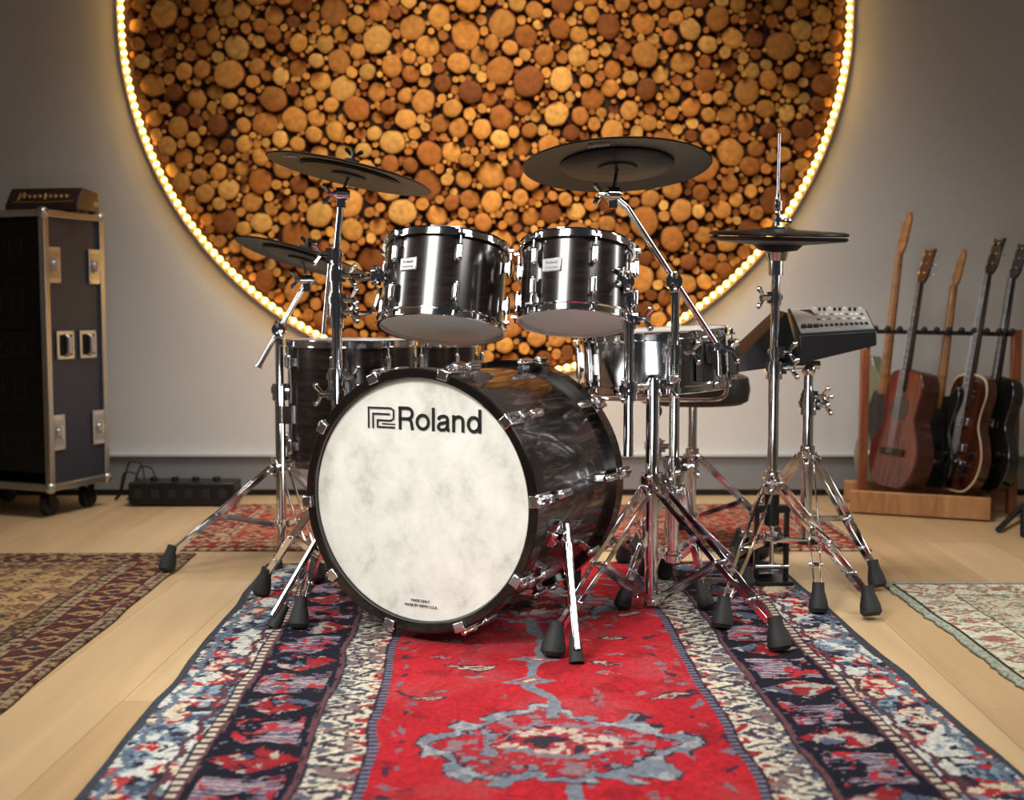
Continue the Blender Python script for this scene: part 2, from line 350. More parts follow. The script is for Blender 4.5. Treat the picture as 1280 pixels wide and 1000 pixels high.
    m=(au>=.56)&(au<.79); f=(au-.56)/.23+(U-uq)*2; setc(col,m,(20,20,34)); per=.27; sg=np.sign(uq); c=((Vw+.1*sg)/per)%1; p5=fb(U,Vw,.034,80); p6=fb(U,Vw,.022,84)
    blk=m&(f>.12)&(f<.88)&(c<.46); st=((Vw/.014)%1>.45)
    setc(col,blk&st&(p5>.44),(120,94,108)); setc(col,blk&st&(p5>.54),(158,136,140)); setc(col,blk&~st&(p5>.54),(78,76,98)); setc(col,blk&(p6>.63),(164,34,42))
    e=np.abs(f-.5)/.44+np.abs(c-.74)/.2; fl=m&(e<1.05); setc(col,fl&(p5>.49),(140,26,34)); setc(col,fl&(p6>.58),(162,150,140)); setc(col,fl&(p5<.38),(78,88,108))
    setc(col,m&(n3>.9),(100,96,110)); setc(col,m&((f<.04)|(f>.96)),(96,60,66))
    m=(au>=.79)&(au<.81); setc(col,m,(184,174,152)); setc(col,m&((v/.026)%1>.55),(80,40,48))
    m=(au>=.81)&(au<.975); f=(au-.81)/.165; setc(col,m,(188,188,178))
    a1=fb(U,Vw,.042,31); a2=fb(U,Vw,.05,35); a3=fb(U,Vw,.022,39); tz=tri(Vw/.10)
    setc(col,m&(a1>.47),(118,136,148)); setc(col,m&(a1>.56)&(n3>.4),(60,72,92)); setc(col,m&(a2>.545),(166,36,42)); setc(col,m&(a2>.64),(194,178,152)); setc(col,m&(a3>.63),(42,36,50))
    setc(col,m&(np.abs(f-.1-.12*tz)<.05),(84,52,60)); setc(col,m&(np.abs(f-.9+.12*tz)<.05),(90,104,118)); setc(col,m&((f<.035)),(50,44,56))
    setc(col,au>=.975,(58,62,68))
    col*= (.8+.4*fb(u,v,.25,9))[:,None]*(.74+.52*vn(u,v,.004,8))[:,None]
    g=col.mean(1,keepdims=True); k=(.02+.14*np.clip((fb(u,v,.12,50)-.45)*4,0,1))[:,None]; col=col*(1-k)+(g*1.15+.012)*k
    return col
def rug_generic(hw,hl,bands,field,mot,seed,q=.006):
    def fn(u,v):
        wu=u+(vn(u,v,.02,seed+60)-.5)*.012; wv=v+(vn(u,v,.02,seed+61)-.5)*.012
        uq=qz(wu,q); vq=qz(wv,q); e=np.minimum(hw-np.abs(u),hl-np.abs(v)); along=np.where(hw-np.abs(u)<hl-np.abs(v),vq,uq)
        n1=fb(uq,vq,.026,seed); n3=vn(uq,vq,.008,seed+1)
        col=np.zeros((len(u),3)); col[:]=lin(*field)
        cu=(uq/.09)%1; cv=(vq/.09)%1; d=np.abs(cu-.5)+np.abs(cv-.5)
        setc(col,(d<.44)&(d>.33),mot[0]); setc(col,d<.2,mot[1]); setc(col,n1>.63,mot[2]); setc(col,n3>.82,mot[0])
        p=0
        for w,c1,c2,c3,per in bands:
            m=(e>=p)&(e<p+w); f=(e-p)/w; setc(col,m,c1); c=(along/per)%1; dd=np.abs(f-.5)/.45+np.abs(c-.5)/.4
            setc(col,m&(dd<1)&(n3>.2),c2); setc(col,m&(dd<.6),c1); setc(col,m&(dd<.4),c3); setc(col,m&(n3>.82),c3); setc(col,m&(n1>.66),c2); setc(col,m&(f<.06),(44,32,30)); p+=w
        col*= (.75+.5*vn(u,v,.004,8))[:,None]*(.8+.4*fb(u,v,.3,9))[:,None]
        return col
    return fn
rugm=attr_mat('woven_rug',.95,.8,420,90,.18)
def grid(name,loc,rz,hw,v0,v1,step,fn,label,thick=.006,ragged=0,voff=0):
    nx=int(2*hw/step)+1; ny=int((v1-v0)/step)+1
    U,Vv=np.meshgrid(np.linspace(-hw,hw,nx),np.linspace(v0,v1,ny)); u=U.ravel(); v=Vv.ravel()
    z=np.full(len(u),thick)+.0008*vn(u,v,.012,5)
    ed=(np.abs(u)>hw-1e-6)|(v<v0+1e-6)|(v>v1-1e-6); z[ed]=.0008
    xo=u+(vn(v*0,v,.15,6)-.5)*.012*(np.abs(u)/hw)+ragged*(vn(v*0,v,.02,7)-.5)*(u<-hw+.02); yo=v.copy()
    me=bpy.data.meshes.new(name); co=np.stack([xo,yo,z],1).astype(np.float32)
    idx=np.arange(nx*ny).reshape(ny,nx); q=np.stack([idx[:-1,:-1],idx[:-1,1:],idx[1:,1:],idx[1:,:-1]],-1).reshape(-1,4)
    me.vertices.add(len(u)); me.vertices.foreach_set('co',co.ravel()); me.loops.add(q.size); me.loops.foreach_set('vertex_index',q.ravel().astype(np.int32))
    me.polygons.add(len(q)); me.polygons.foreach_set('loop_start',(np.arange(len(q))*4).astype(np.int32)); me.update(calc_edges=True); me.validate()
    c=fn(u,v+voff); a=me.color_attributes.new('Col','FLOAT_COLOR','POINT'); a.data.foreach_set('color',np.concatenate([c,np.ones((len(u),1))],1).astype(np.float32).ravel())
    me.materials.append(rugm); me.shade_smooth(); o=bpy.data.objects.new(name,me); C.objects.link(o); o.location=loc; o.rotation_euler=(0,0,rz); W[o.name]=Matrix()
    return tag(o,label,'rug')
grid('rug',(.05,2.674,0),.029,.735,-1.7,.76,.003,rug_main,'long red, navy and cream patterned rug under the drum kit',voff=2.674)
bl=[(.035,(146,126,98),(84,44,38),(50,44,48),.035),(.10,(78,40,36),(150,120,82),(44,44,54),.075),(.035,(146,126,96),(74,42,36),(54,52,56),.035),(.05,(70,58,50),(140,108,72),(96,44,38),.05)]
grid('rug',(-1.62,2.5,0),.01,.68,-1.05,1.06,.0042,rug_generic(.68,1.06,bl,(154,128,86),((92,52,42),(62,56,54),(118,86,62)),21,.0045),'brown and gold patterned rug on the left floor beside the flight case')
bk=[(.03,(176,154,122),(114,44,40),(60,44,50),.04),(.10,(134,40,36),(174,150,120),(52,42,56),.08),(.03,(176,152,120),(108,46,40),(54,52,60),.04)]
grid('rug',(.02,4.04,0),0,1.08,-.43,.43,.006,rug_generic(1.08,.43,bk,(146,50,44),((170,138,108),(66,36,42),(156,100,78)),31),'red and cream rug behind the drum kit near the wall')
br_=[(.025,(146,154,134),(162,164,146),(118,124,110),.04),(.12,(192,188,164),(146,100,86),(122,136,120),.08),(.035,(176,176,152),(136,98,86),(104,118,106),.035)]
grid('rug',(1.66,2.42,0),.0,.67,-.9,.76,.0042,rug_generic(.67,.76,br_,(188,184,160),((146,100,86),(120,134,118),(172,160,134)),41,.0045),'pale cream and green patterned rug on the right floor',ragged=.008)
# ================= DRUMS
def hoop_geo(mb,R,z,s,n,ph):
    pr=[(R+.003,z-.011*s),(R+.011,z-.011*s),(R+.011,z-.009*s),(R+.005,z-.007*s),(R+.005,z+.006*s),(R+.009,z+.008*s),(R+.008,z+.010*s),(R+.002,z+.009*s),(R+.002,z-.010*s)]
    mb.lathe(pr,72,None,closed=True)
    for k in range(n):
        A=Matrix.Rotation(ph+2*PI*k/n,4,'Z'); mb.box((R+.013,0,z-.0095*s),(.020,.022,.004),A)
def drum(name,label,cat,C0,axis,R,h,nl,ph,group=None,sm=None,top=None,bot=None,long_lug=False,hint=(1,0,0),base=None):
    M=frame(C0,axis,hint); t=thing(name,label,cat,base or C0,0,group)
    MB(M).lathe([(R,-h/2),(R,h/2),(R-.007,h/2),(R-.007,-h/2)],72,closed=True).build('shell',sm or shellm,t)
    for s,nm,mt in ((1,'batter_head',top or meshh),(-1,'bottom_head',bot or whead)):
        MB(M).lathe([(0,s*(h/2+.0045)),(R-.006,s*(h/2+.003)),(R+.0015,s*(h/2-.001)),(R+.0015,s*(h/2-.01))],72).build(nm,mt,t)
        x=MB(M); hoop_geo(x,R,s*h/2,s,nl,ph); x.build('hoop',chrome,t)
    for k in range(nl):
        A=M@Matrix.Rotation(ph+2*PI*k/nl,4,'Z')
        for s in ((1,) if long_lug else (1,-1)):
            x=MB(A); zc=0 if long_lug else s*(h/2-.052); ln=(h/2-.03) if long_lug else .014
            x.tube((R+.013,0,zc-ln),(R+.013,0,zc+ln),.0075); x.ball((R+.013,0,zc-ln),.0075,sc=(1,1,1.3)); x.ball((R+.013,0,zc+ln),.0075,sc=(1,1,1.3))
            x.box((R+.005,0,zc),(.014,.012,.022 if not long_lug else .05))
            lg=x.build('lug',chrome,t)
            for q in ((1,-1) if long_lug else (s,)):
                x=MB(A); x.tube((R+.014,0,zc+q*ln),(R+.014,0,q*(h/2-.006)),.0028,n=8); x.tube((R+.014,0,q*(h/2-.010)),(R+.014,0,q*(h/2+.004)),.005,.004,n=6)
                x.build('tension_rod',chrome,lg)
    return t,M
def badge(t,M,R,ang,z):
    A=M@Matrix.Rotation(ang,4,'Z')@Matrix(((0,0,1,R+.001),(1,0,0,0),(0,1,0,z),(0,0,0,1)))
    b=MB(A).box((0,0,.0),(.048,.032,.005)).build('badge',silverm,t,bev=.004,label='silver maker badge')
    text('Roland',.0105,A@Matrix.Translation((0,.005,.003)),badgeink,'badge_lettering',b,.0002)
    text('V-Drums',.0085,A@Matrix.Translation((0,-.007,.003)),badgeink,'badge_lettering',b,.0002)
def rot_axis(tx,ty):
    return V((math.sin(math.radians(tx)),math.sin(math.radians(ty)),1)).normalized()
def wing(mb,p,d,side,s=1):
    p=V(p);d=V(d).normalized();side=V(side).normalized(); mb.tube(p,p+d*.016*s,.006*s,n=10)
    for q in(-1,1): mb.tube(p+d*.01*s+side*q*.004*s,p+d*.022*s+side*q*.018*s,.0035*s,.006*s,n=8); mb.ball(p+d*.022*s+side*q*.018*s,.006*s,8)
c1=pp(556,360,3.0); t1,M1=drum('rack_tom','larger left rack tom, glossy dark shell with chrome lugs and silver badge','drum',c1,rot_axis(4,15),.152,.200,6,math.radians(-76),'rack toms above the bass drum')
badge(t1,M1,.152,math.radians(-122),.018)
c2=pp(720,356,2.88); t2,M2=drum('rack_tom','smaller right rack tom, glossy dark shell with chrome lugs and silver badge','drum',c2,rot_axis(3,15),.131,.176,6,math.radians(-76),'rack toms above the bass drum')
badge(t2,M2,.131,math.radians(-118),.012)
def bracket(t,p,d):
    d=V(d).normalized(); x=MB(frame(p,(0,0,1),d)); x.box((-.02,0,0),(.014,.045,.075)); x.box((0,0,0),(.04,.03,.032)); x.tube((.005,0,-.024),(.005,0,.026),.013)
    o=x.build('mount_bracket',chrome,t,bev=.003); y=MB(); wing(y,V(p)+V((0,-.016,.0)),(0,-1,0),(0,0,1)); y.build('wing_nut',chrome,o)
b1=pp(473,345,3.0); bracket(t1,b1,(-1,-.1,0)); b2=pp(772,347,2.82); bracket(t2,b2,(1,-.6,0))
for (px,py,Y,R0,hh,lb) in ((442,500,3.46,.187,.34,'larger floor tom standing left of the bass drum behind the cymbal stands'),(532,496,3.86,.172,.30,'rear floor tom half hidden directly behind the bass drum top')):
    cf=pp(px,py,Y); tz=pp(px,428,Y).z; cf.z=tz-hh/2
    ft,Mf=drum('floor_tom',lb,'drum',cf,(0,0,1),R0,hh,8,math.radians(-99),'floor toms behind the bass drum',base=V((cf.x,cf.y,0.006)))
    for an in (-150,-30,90):
        a=math.radians(an); d=V((math.cos(a),math.sin(a),0)); p=cf+d*(R0+.028)
        x=MB(); x.path([V((p.x,p.y,cf.z+.05)),V((p.x,p.y,.12)),V((p.x+d.x*.02,p.y+d.y*.02,.06)),V((p.x+d.x*.02,p.y+d.y*.02,.02))],.005)
        x.box((0,0,0),(.034,.03,.05),Matrix.Translation((cf+d*(R0+.014))+V((0,0,-.03)))@Matrix.Rotation(a,4,'Z')); lg=x.build('leg',chrome,ft)
        MB().tube((p.x+d.x*.02,p.y+d.y*.02,.006),(p.x+d.x*.02,p.y+d.y*.02,.045),.016,.011).build('rubber_foot',rubber,lg)
cs=pp(818,449,3.13); ts,Ms=drum('snare_drum','chrome shelled snare drum on its stand right of the bass drum','drum',cs,rot_axis(-3,-1),.186,.135,10,math.radians(-80),sm=mat('polished_steel_shell',(.62,.62,.63),.14,1),long_lug=True)
x=MB(Ms@Matrix.Rotation(math.radians(-60),4,'Z')); x.box((.205,0,.0),(.03,.034,.1)); x.box((.222,0,.02),(.012,.02,.05)); x.build('strainer',blackp,ts,bev=.003,label='black snare strainer lever')
x=MB(Ms@Matrix.Rotation(math.radians(-14),4,'Z')); x.box((.203,0,0),(.024,.05,.09)); x.build('jack_plate',blackp,ts,bev=.003)
# bass drum
AN=math.radians(26); cb=pp(524,626,2.60); BD=.50
BM=Matrix(((math.cos(AN),0,-math.sin(AN),cb.x),(-math.sin(AN),0,-math.cos(AN),cb.y),(0,1,0,cb.z),(0,0,0,1)))
bd=thing('bass_drum','large glossy dark bass drum with mottled white front head and black lettering','drum',(cb.x,cb.y,.006))
MB(BM).lathe([(.276,-.02),(.276,-BD+.02),(.268,-BD+.02),(.268,-.02)],96,closed=True).build('shell',bass_shell_mat(),bd)
def head_mat():
    m=bpy.data.materials.new('mottled_head'); m.use_nodes=True; nt=m.node_tree; b=nt.nodes['Principled BSDF']; L=nt.links.new
    tc=nt.nodes.new('ShaderNodeTexCoord'); n=nt.nodes.new('ShaderNodeTexNoise'); n.inputs['Scale'].default_value=13; n.inputs['Detail'].default_value=9; n.inputs['Roughness'].default_value=.68; n.inputs['Distortion'].default_value=.15
    L(tc.outputs['Object'],n.inputs['Vector']); r=nt.nodes.new('ShaderNodeValToRGB'); e=r.color_ramp.elements
    e[0].position=.32; e[0].color=(*lin(194,197,184),1); e[1].position=.62; e[1].color=(*lin(232,232,223),1); x=e.new(.45); x.color=(*lin(218,220,208),1)
    L(n.outputs['Fac'],r.inputs['Fac']); L(r.outputs['Color'],b.inputs['Base Color']); b.inputs['Roughness'].default_value=.5
    return m
MB(BM).lathe([(0,.001),(.14,.001),(.266,-.001),(.272,-.006)],96).build('front_head',head_mat(),bd)
MB(BM).lathe([(0,-BD+.004),(.272,-BD+.004)],96).build('rear_head',meshh,bd)
hp=[(.2685,-.034),(.2685,.010),(.271,.013),(.288,.013),(.291,.010),(.291,-.034)]
MB(BM).lathe(hp,128,closed=True).build('front_hoop',hoopm,bd)
MB(BM@Matrix.Translation((0,0,-BD+.028))).lathe([(r,-z-.006) for r,z in hp],128,closed=True).build('rear_hoop',hoopm,bd)
for z in (-.046,-BD+.042): MB(BM).lathe([(.276,z-.004),(.2815,z-.004),(.2815,z+.004),(.276,z+.004)],96,closed=True).build('trim_ring',chrome,bd)
for k in range(10):
    A=BM@Matrix.Rotation(math.radians(76+36*k),4,'Z')
    for s,z0 in ((1,.0),(-1,-BD)):
        x=MB(A)
        x.box((.294,0,z0-s*.012),(.006,.03,.060)); x.box((.286,0,z0+s*.0165),(.022,.026,.006)); x.box((.301,0,z0-s*.034),(.014,.018,.016))
        cwo=x.build('claw_hook',chrome2,bd,bev=.002)
        x=MB(A); x.tube((.301,0,z0+s*.012),(.301,0,z0-s*.112),.0036,n=10); x.tube((.301,0,z0+s*.004),(.301,0,z0-s*.018),.0065,n=8)
        x.build('tension_rod',chrome,cwo)
        x=MB(A); x.tube((.298,0,z0-s*.09),(.298,0,z0-s*.135),.010); x.ball((.298,0,z0-s*.09),.010); x.ball((.298,0,z0-s*.135),.010); x.box((.284,0,z0-s*.113),(.02,.016,.03)); x.build('lug',chrome,bd,bev=.001)
def bt(s,size,u,v,nm,bold=0,sx=1): return text(s,size,BM@Matrix.Translation((u,v,.0015)),textm,nm,bd,.0004,bold,sx)
bt('MADE ONLY',.0085,.002,-.222,'small_lettering'); bt('MADE BY REMO U.S.A.',.0085,.004,-.233,'small_lettering')
def arc(cx,cy,rx,ry,a0,a1,n=14): return [(cx+rx*math.cos(math.radians(a0+(a1-a0)*i/n)),cy+ry*math.sin(math.radians(a0+(a1-a0)*i/n))) for i in range(n+1)]
def sm2(P,k=5): return [(p.x,p.y) for p in catmull([(a,b_,0) for a,b_ in P],k,False)]
SW=.142
GL={
 'R':(.76,[[(.075,0),(.075,1)],[(.0,.93)]+[(.42,.93)]+arc(.44,.70,.235,.23,90,-90)+[(.0,.47)],sm2([(.42,.47),(.55,.44),(.62,.33),(.65,.15),(.69,0)])]),
 'o':(.70,[('c',arc(.345,.36,.275,.295,0,360,32)[:-1])]),
 'l':(.16,[[(.08,0),(.08,1)]]),
 'a':(.66,[sm2([(.095,.49),(.14,.60),(.33,.655),(.49,.60),(.52,.46)])+[(.52,.16)]+sm2([(.522,.14),(.54,.075),(.62,.07)]),sm2([(.52,.42),(.36,.375),(.17,.33),(.080,.20),(.14,.09),(.28,.068),(.43,.12),(.52,.24)])]),
 'n':(.61,[[(.075,0),(.075,.72)],sm2([(.075,.44),(.13,.58),(.30,.655),(.46,.60),(.51,.45)])+[(.51,0)]]),
 'd':(.69,[('c',arc(.33,.36,.255,.295,0,360,32)[:-1]),[(.61,0),(.61,1)]])}
CAP=.0508; xx=0; x=MB(BM@Matrix.Translation((-.050,.155,.0016)))
for ch in 'Roland':
    adv,sts=GL[ch]
    for st in sts:
        cl_=False
        if st[0]=='c': cl_=True; st=st[1]
        x.ribbon([((a+xx)*CAP*1.02,b_*CAP) for a,b_ in st],SW*CAP,.0008,None,cl_)
    xx+=adv+.075
x.build('lettering',textm,bd,smooth=False,label='large black lettering across the drum head')
x=MB(BM@Matrix.Translation((-.130,.155,.0016)))
k=.0415
sc=lambda P:[(a*k,b_*k) for a,b_ in P]
x.ribbon(sc([(.06,0),(.06,1.1),(1.45,1.1),(1.62,.98),(1.62,.56),(1.45,.44),(.62,.44),(.62,.08),(1.70,.08)]),.0040)
x.ribbon(sc([(.34,0),(.34,.78),(1.38,.78)]),.0040); x.ribbon(sc([(.9,.26),(1.15,.26),(1.70,.26)]),.0026)
x.build('emblem',textm,bd,smooth=False)
def spur(z,side,foot):
    a=math.radians(-14 if side>0 else 194); p=BM@V((.283*math.cos(a),.283*math.sin(a),z)); foot=V(foot); ctr=BM@V((0,0,z))
    x=MB(frame(p,(p-ctr))); x.box((0,0,0),(.05,.04,.02)); x.tube((0,0,-.005),(0,0,.028),.016); br=x.build('spur_bracket',chrome,bd,bev=.003)
    p=p+(p-ctr).normalized()*.03
    x=MB(); up=p+(p-foot).normalized()*.03; x.tube(up,foot+V((0,0,.03)),.0085); x.tube(p+(foot-p)*.05,p+(foot-p)*.30,.0115); x.tube(p+(foot-p)*.48,p+(foot-p)*.56,.013); lg=x.build('spur_leg',chrome,bd)
    MB().tube(foot+V((0,0,.002)),foot+(p-foot).normalized()*.06,.017,.011).build('rubber_foot',rubber,lg)
spur(-.11,1,fp(721,830)); spur(-.10,-1,fp(341,786))
# ================= HARDWARE
def tripod(t,B,zh,zl,feet,w=.013,ft=.5,rf=.024,foot_l=.075):
    B=V((B[0],B[1],0)); x=MB(); x.tube(B+V((0,0,zh-.03)),B+V((0,0,zh+.03)),.021); x.tube(B+V((0,0,zh-.01)),B+V((0,0,zh+.012)),.028); o=x.build('leg_collar',chrome,t)
    y=MB(); wing(y,B+V((0,-.026,zh+.005)),(-.5,-1,0),(0,0,1),1.2); y.build('wing_nut',chrome,o)
    x=MB(); x.tube(B+V((0,0,zl-.014)),B+V((0,0,zl+.014)),.019); x.tube(B+V((0,0,zl-.003)),B+V((0,0,zl+.005)),.03); x.build('brace_collar',chrome,t)
    for f in feet:
        f=V(f); d=V((f.x-B.x,f.y-B.y,0)).normalized(); sd=V((-d.y,d.x,0)); h=B+V((0,0,zh))+d*.024; e=f+V((0,0,.045))-d*.01; m=h+(e-h)*.55
        x=MB()
        for q in(-1,1):
            x.strip(h+sd*q*w,m+sd*q*w,.015,.003,sd); x.strip(m+sd*q*w,e+sd*q*.006,.015,.003,sd)
        for k,p in enumerate((h,m,h+(e-h)*.8)): x.tube(p-sd*(w+.004),p+sd*(w+.004),.005,n=8)
        lg=x.build('leg',chrome,t,bev=.0008)
        x=MB(); l=B+V((0,0,zl))+d*.022
        for q in(-1,1): x.strip(l+sd*q*(w-.004),m+sd*q*(w-.004),.013,.0028,sd)
        x.tube(l-sd*w,l+sd*w,.004,n=8); x.build('brace',chrome,t)
        top=f+V((0,0,foot_l))-d*.022
        x=MB(frame(f+V((0,0,.001)),(top-f))); x.lathe([(0,.004),(rf*.75,.003),(rf,.012),(rf*.92,.03),(rf*.62,foot_l*.75),(rf*.6,foot_l),(0,foot_l)],20); x.build('rubber_foot',rubber,lg)
def mast(t,B,segs,names=('lower_tube','middle_tube','upper_tube')):
    for i,(z0,z1,r) in enumerate(segs):
        MB().tube((B[0],B[1],z0),(B[0],B[1],z1),r,n=20).build(names[min(i,2)],chrome,t)
        if i: clampc(t,(B[0],B[1],z0+.0),r+.008)
def clampc(t,p,r,d=(1,-.6,0),h=.03,name='tube_clamp'):
    p=V(p); x=MB(); x.tube(p-V((0,0,h)),p+V((0,0,h*.6)),r+.002,n=18); x.tube(p-V((0,0,h*.3)),p+V((0,0,h*.3)),r+.006,n=18)
    dd=V(d).normalized(); x.tube(p,p+dd*(r+.018),.008,n=10); x.box(p+dd*(r+.006),(.014,.014,.03)); o=x.build(name,chrome,t)
    y=MB(); wing(y,p+dd*(r+.016),dd,(0,0,1),1.25); y.build('wing_nut',chrome,o)
def tilter(t,p,ax=(1,0,0),r=.017):
    p=V(p); a=V(ax).normalized(); x=MB(); x.tube(p-a*.014,p+a*.014,r,n=20); x.tube(p-a*.02,p+a*.02,r*.6,n=12); x.box(p+V((0,0,-.018)),(.02,.022,.03)); o=x.build('tilter',chrome,t)
    y=MB(); wing(y,p+a*.018,a,(0,0,1),1.1); y.build('wing_nut',chrome,o)
def cymbal(name,label,C0,axis,R,txt=None,group=None,ta=-100,bell=True,hint=(1,0,0)):
    M=frame(C0,axis,hint); t=thing(name,label,'cymbal',C0,0,group)
    MB(M).lathe([(.006,.013),(.028,.012),(.042,.005),(R*.6,-.003),(R*.97,-.0105),(R,-.0135),(R*.985,-.016),(R*.6,-.0085),(.04,-.004),(.006,-.001)],96,closed=True).build('pad_surface',cymm,t)
    MB(M).lathe([(.006,-.006),(R*.56,-.009),(R*.60,-.010),(R*.60,-.012),(R*.57,-.0165),(R*.22,-.0165),(R*.2,-.021),(.006,-.022)],72,closed=True).build('sensor_housing',cymm2,t)
    MB(M).lathe([(.005,.012),(.018,.012),(.018,.023),(.005,.023)],20,closed=True).build('felt',feltm,t)
    x=MB(M); wing(x,(0,0,.023),(0,0,1),(1,0,0)); x.tube((0,0,.02),(0,0,.048),.003,n=8); x.build('wing_nut',blackm,t)
    if txt:
        A=M@Matrix.Rotation(math.radians(ta),4,'Z')@Matrix.Translation((R*.80,0,-.0160))@Matrix.Rotation(PI/2,4,'Z')@Matrix.Rotation(PI,4,'X')
        text(txt,.018,A,greyink,'lettering',t,.0015)
    return t,M
def tube_part(t,name,p0,p1,r): return MB().tube(p0,p1,r,n=16).build(name,chrome,t)
B=pp(422,500,2.98); Bx,By=B.x,B.y
sL=thing('cymbal_stand','chrome stand left of the bass drum holding the left crash and the left tom','cymbal stand',(Bx,By,.006),0,'chrome stands of the drum kit')
z=lambda px,py,Y: pp(px,py,Y).z
mast(sL,(Bx,By),[(.05,z(422,470,By),.0145),(z(422,470,By),z(422,372,By),.0125),(z(422,375,By),z(422,310,By),.0100)])
tripod(sL,(Bx,By),.30,.10,[fp(373,787),fp(325,745),V((-.30,3.28,.006))])
clampc(sL,(Bx,By,z(422,390,By)),.016,(1,-.5,0),.04,'multi_clamp'); clampc(sL,(Bx,By,z(422,345,By)),.014,(1,-.6,0),.045,'multi_clamp'); clampc(sL,(Bx,By,z(422,318,By)),.013,(-1,-.6,0),.022)
clampc(sL,(Bx,By,z(422,492,By)),.014,(-1,-.6,0),.03)
pt=pp(427,243,By); tube_part(sL,'boom_arm',(Bx,By,z(422,318,By)),pt,.0085); tilter(sL,pt,(-1,-.2,0))
cy1=pp(438,211,3.0); ax1=rot_axis(12,3.5)
tube_part(sL,'cymbal_rod',pt,cy1-ax1*.02,.0045)
cymbal('cymbal','black electronic crash pad tilting right, upper one at the left of the kit',cy1,ax1,.207,'Roland',ta=-140)
q1=V((Bx,By,z(422,345,By)))+V((.025,-.012,0)); MB().path(catmull([q1,q1+V((.03,-.002,0)),b1+V((-.02,0,0)),b1],5,False),.0062).build('tom_arm',chrome,sL)
q2=V((Bx,By,z(422,392,By)))+V((.02,-.01,0)); k1=pp(462,391,By); MB().path([q2,k1,k1+V((.012,0,.006)),k1+V((.016,0,.02)),b1+V((.005,0,-.03))],.0058).build('tom_arm',chrome,sL)
MB().tube(pp(404,418,3.02),pp(412,330,3.02),.005).build('spare_rod',chrome,sL)
By=3.42; Bx=pp(350,500,By).x
sR=thing('cymbal_stand','chrome stand at the far left with widely spread legs holding the lower cymbal','cymbal stand',(Bx,By,.006),0,'chrome stands of the drum kit')
mast(sR,(Bx,By),[(.07,z(350,487,By),.0145),(z(350,487,By),z(350,412,By),.0115)])
tripod(sR,(Bx,By),z(350,583,By),.12,[fp(207,715),V((-.52,3.16,.006)),V((-.47,3.62,.006))])
e0=pp(324,457,By); e1=pp(384,350,By); tube_part(sR,'boom_arm',e0,e1,.0075); tilter(sR,pp(349,412,By-.02),(0,-1,0),.019); tilter(sR,e1,(-1,-.2,0),.014); tube_part(sR,'boom_tip',e0,e0+(e0-e1).normalized()*.005,.011)
cy2=pp(380,318,3.42); ax2=rot_axis(16,9); tube_part(sR,'cymbal_rod',e1,cy2-ax2*.02,.0045)
cymbal('cymbal','black electronic cymbal pad tilting steeply, lower one at the far left',cy2,ax2,.196)
By=2.90; Bx=pp(815,600,By).x
sA=thing('tom_stand','thick chrome stand just right of the bass drum carrying the right tom','stand',(Bx,By,.006),0,'chrome stands of the drum kit')
mast(sA,(Bx,By),[(.03,z(815,600,By),.0165),(z(815,600,By),z(815,472,By),.0165)])
tripod(sA,(Bx,By),z(815,607,By),z(815,748,By),[fp(690,822),fp(976,815),V((Bx+.03,By+.36,.006))],w=.016,rf=.027)
ux=pp(786,500,2.83); tube_part(sA,'upper_tube',(ux.x,ux.y,z(786,570,2.83)),(ux.x,ux.y,z(786,388,2.83)),.0125)
clampc(sA,(Bx,By,z(815,482,By)),.02,(1,-.6,0),.025); clampc(sA,(ux.x,ux.y,z(786,486,2.83)),.017,(-.3,-1,0),.028,'multi_clamp')
MB().tube((ux.x,ux.y,z(786,486,2.83)),(Bx,By,z(815,482,By)),.010).build('cross_bar',chrome,sA)
clampc(sA,(ux.x,ux.y,z(786,398,2.83)),.015,(1,-.8,0),.025)
MB().path(catmull([V((ux.x,ux.y,z(786,398,2.83))),V((ux.x,ux.y,z(786,352,2.83))),V((ux.x-.004,ux.y,b2.z+.01)),b2],5,False),.0062).build('tom_arm',chrome,sA)
tilter(sA,pp(784,352,2.8),(0,-1,0),.016)
By=2.92; Bx=pp(843,500,By).x
sB=thing('cymbal_stand','chrome boom stand right of the bass drum reaching up to the largest cymbal','cymbal stand',(Bx,By,.006),0,'chrome stands of the drum kit')
mast(sB,(Bx,By),[(.12,z(843,580,By),.0145),(z(843,580,By),z(843,440,By),.0130),(z(843,440,By),z(843,358,By),.0105)])
tripod(sB,(Bx,By),.30,.13,[fp(776,762),fp(884,762),V((Bx+.02,By+.30,.006))],w=.011,rf=.022)
a0=pp(896,432,By+.02); a1=pp(783,258,By-.03); tube_part(sB,'boom_arm',a0,a1,.0078); tilter(sB,pp(842,352,By-.02),(0,-1,0),.02)
clampc(sB,a0,.009,(1,0,-.3),.012); pt=pp(766,243,By-.03); tilter(sB,pt,(-1,-.2,0),.018); MB().tube(a1,pt,.010).build('tilter_arm',chrome,sB)
cy3=pp(771,201,2.93); ax3=rot_axis(-1,10); tube_part(sB,'cymbal_rod',pt,cy3-ax3*.02,.0045)
cymbal('cymbal','largest black electronic cymbal pad, seen from below above the right tom',cy3,ax3,.228,'Roland',ta=-108)
By=3.18; Bx=pp(967,500,By).x
sH=thing('hi_hat_stand','chrome hi-hat stand with foot pedal at the right of the kit','hi-hat stand',(Bx,By,.006),0,'chrome stands of the drum kit')
mast(sH,(Bx,By),[(.16,z(967,460,By),.0145),(z(967,460,By),z(967,322,By),.0115)])
clampc(sH,(Bx,By,z(967,372,By)),.014,(-1,-.6,0),.02); clampc(sH,(Bx,By,z(967,440,By)),.013,(1,-.6,0),.02)
tripod(sH,(Bx,By),z(967,603,By),z(967,672,By)+.0,[fp(902,787),fp(1090,772),V((Bx-.02,By+.30,.006))],w=.014,rf=.026)
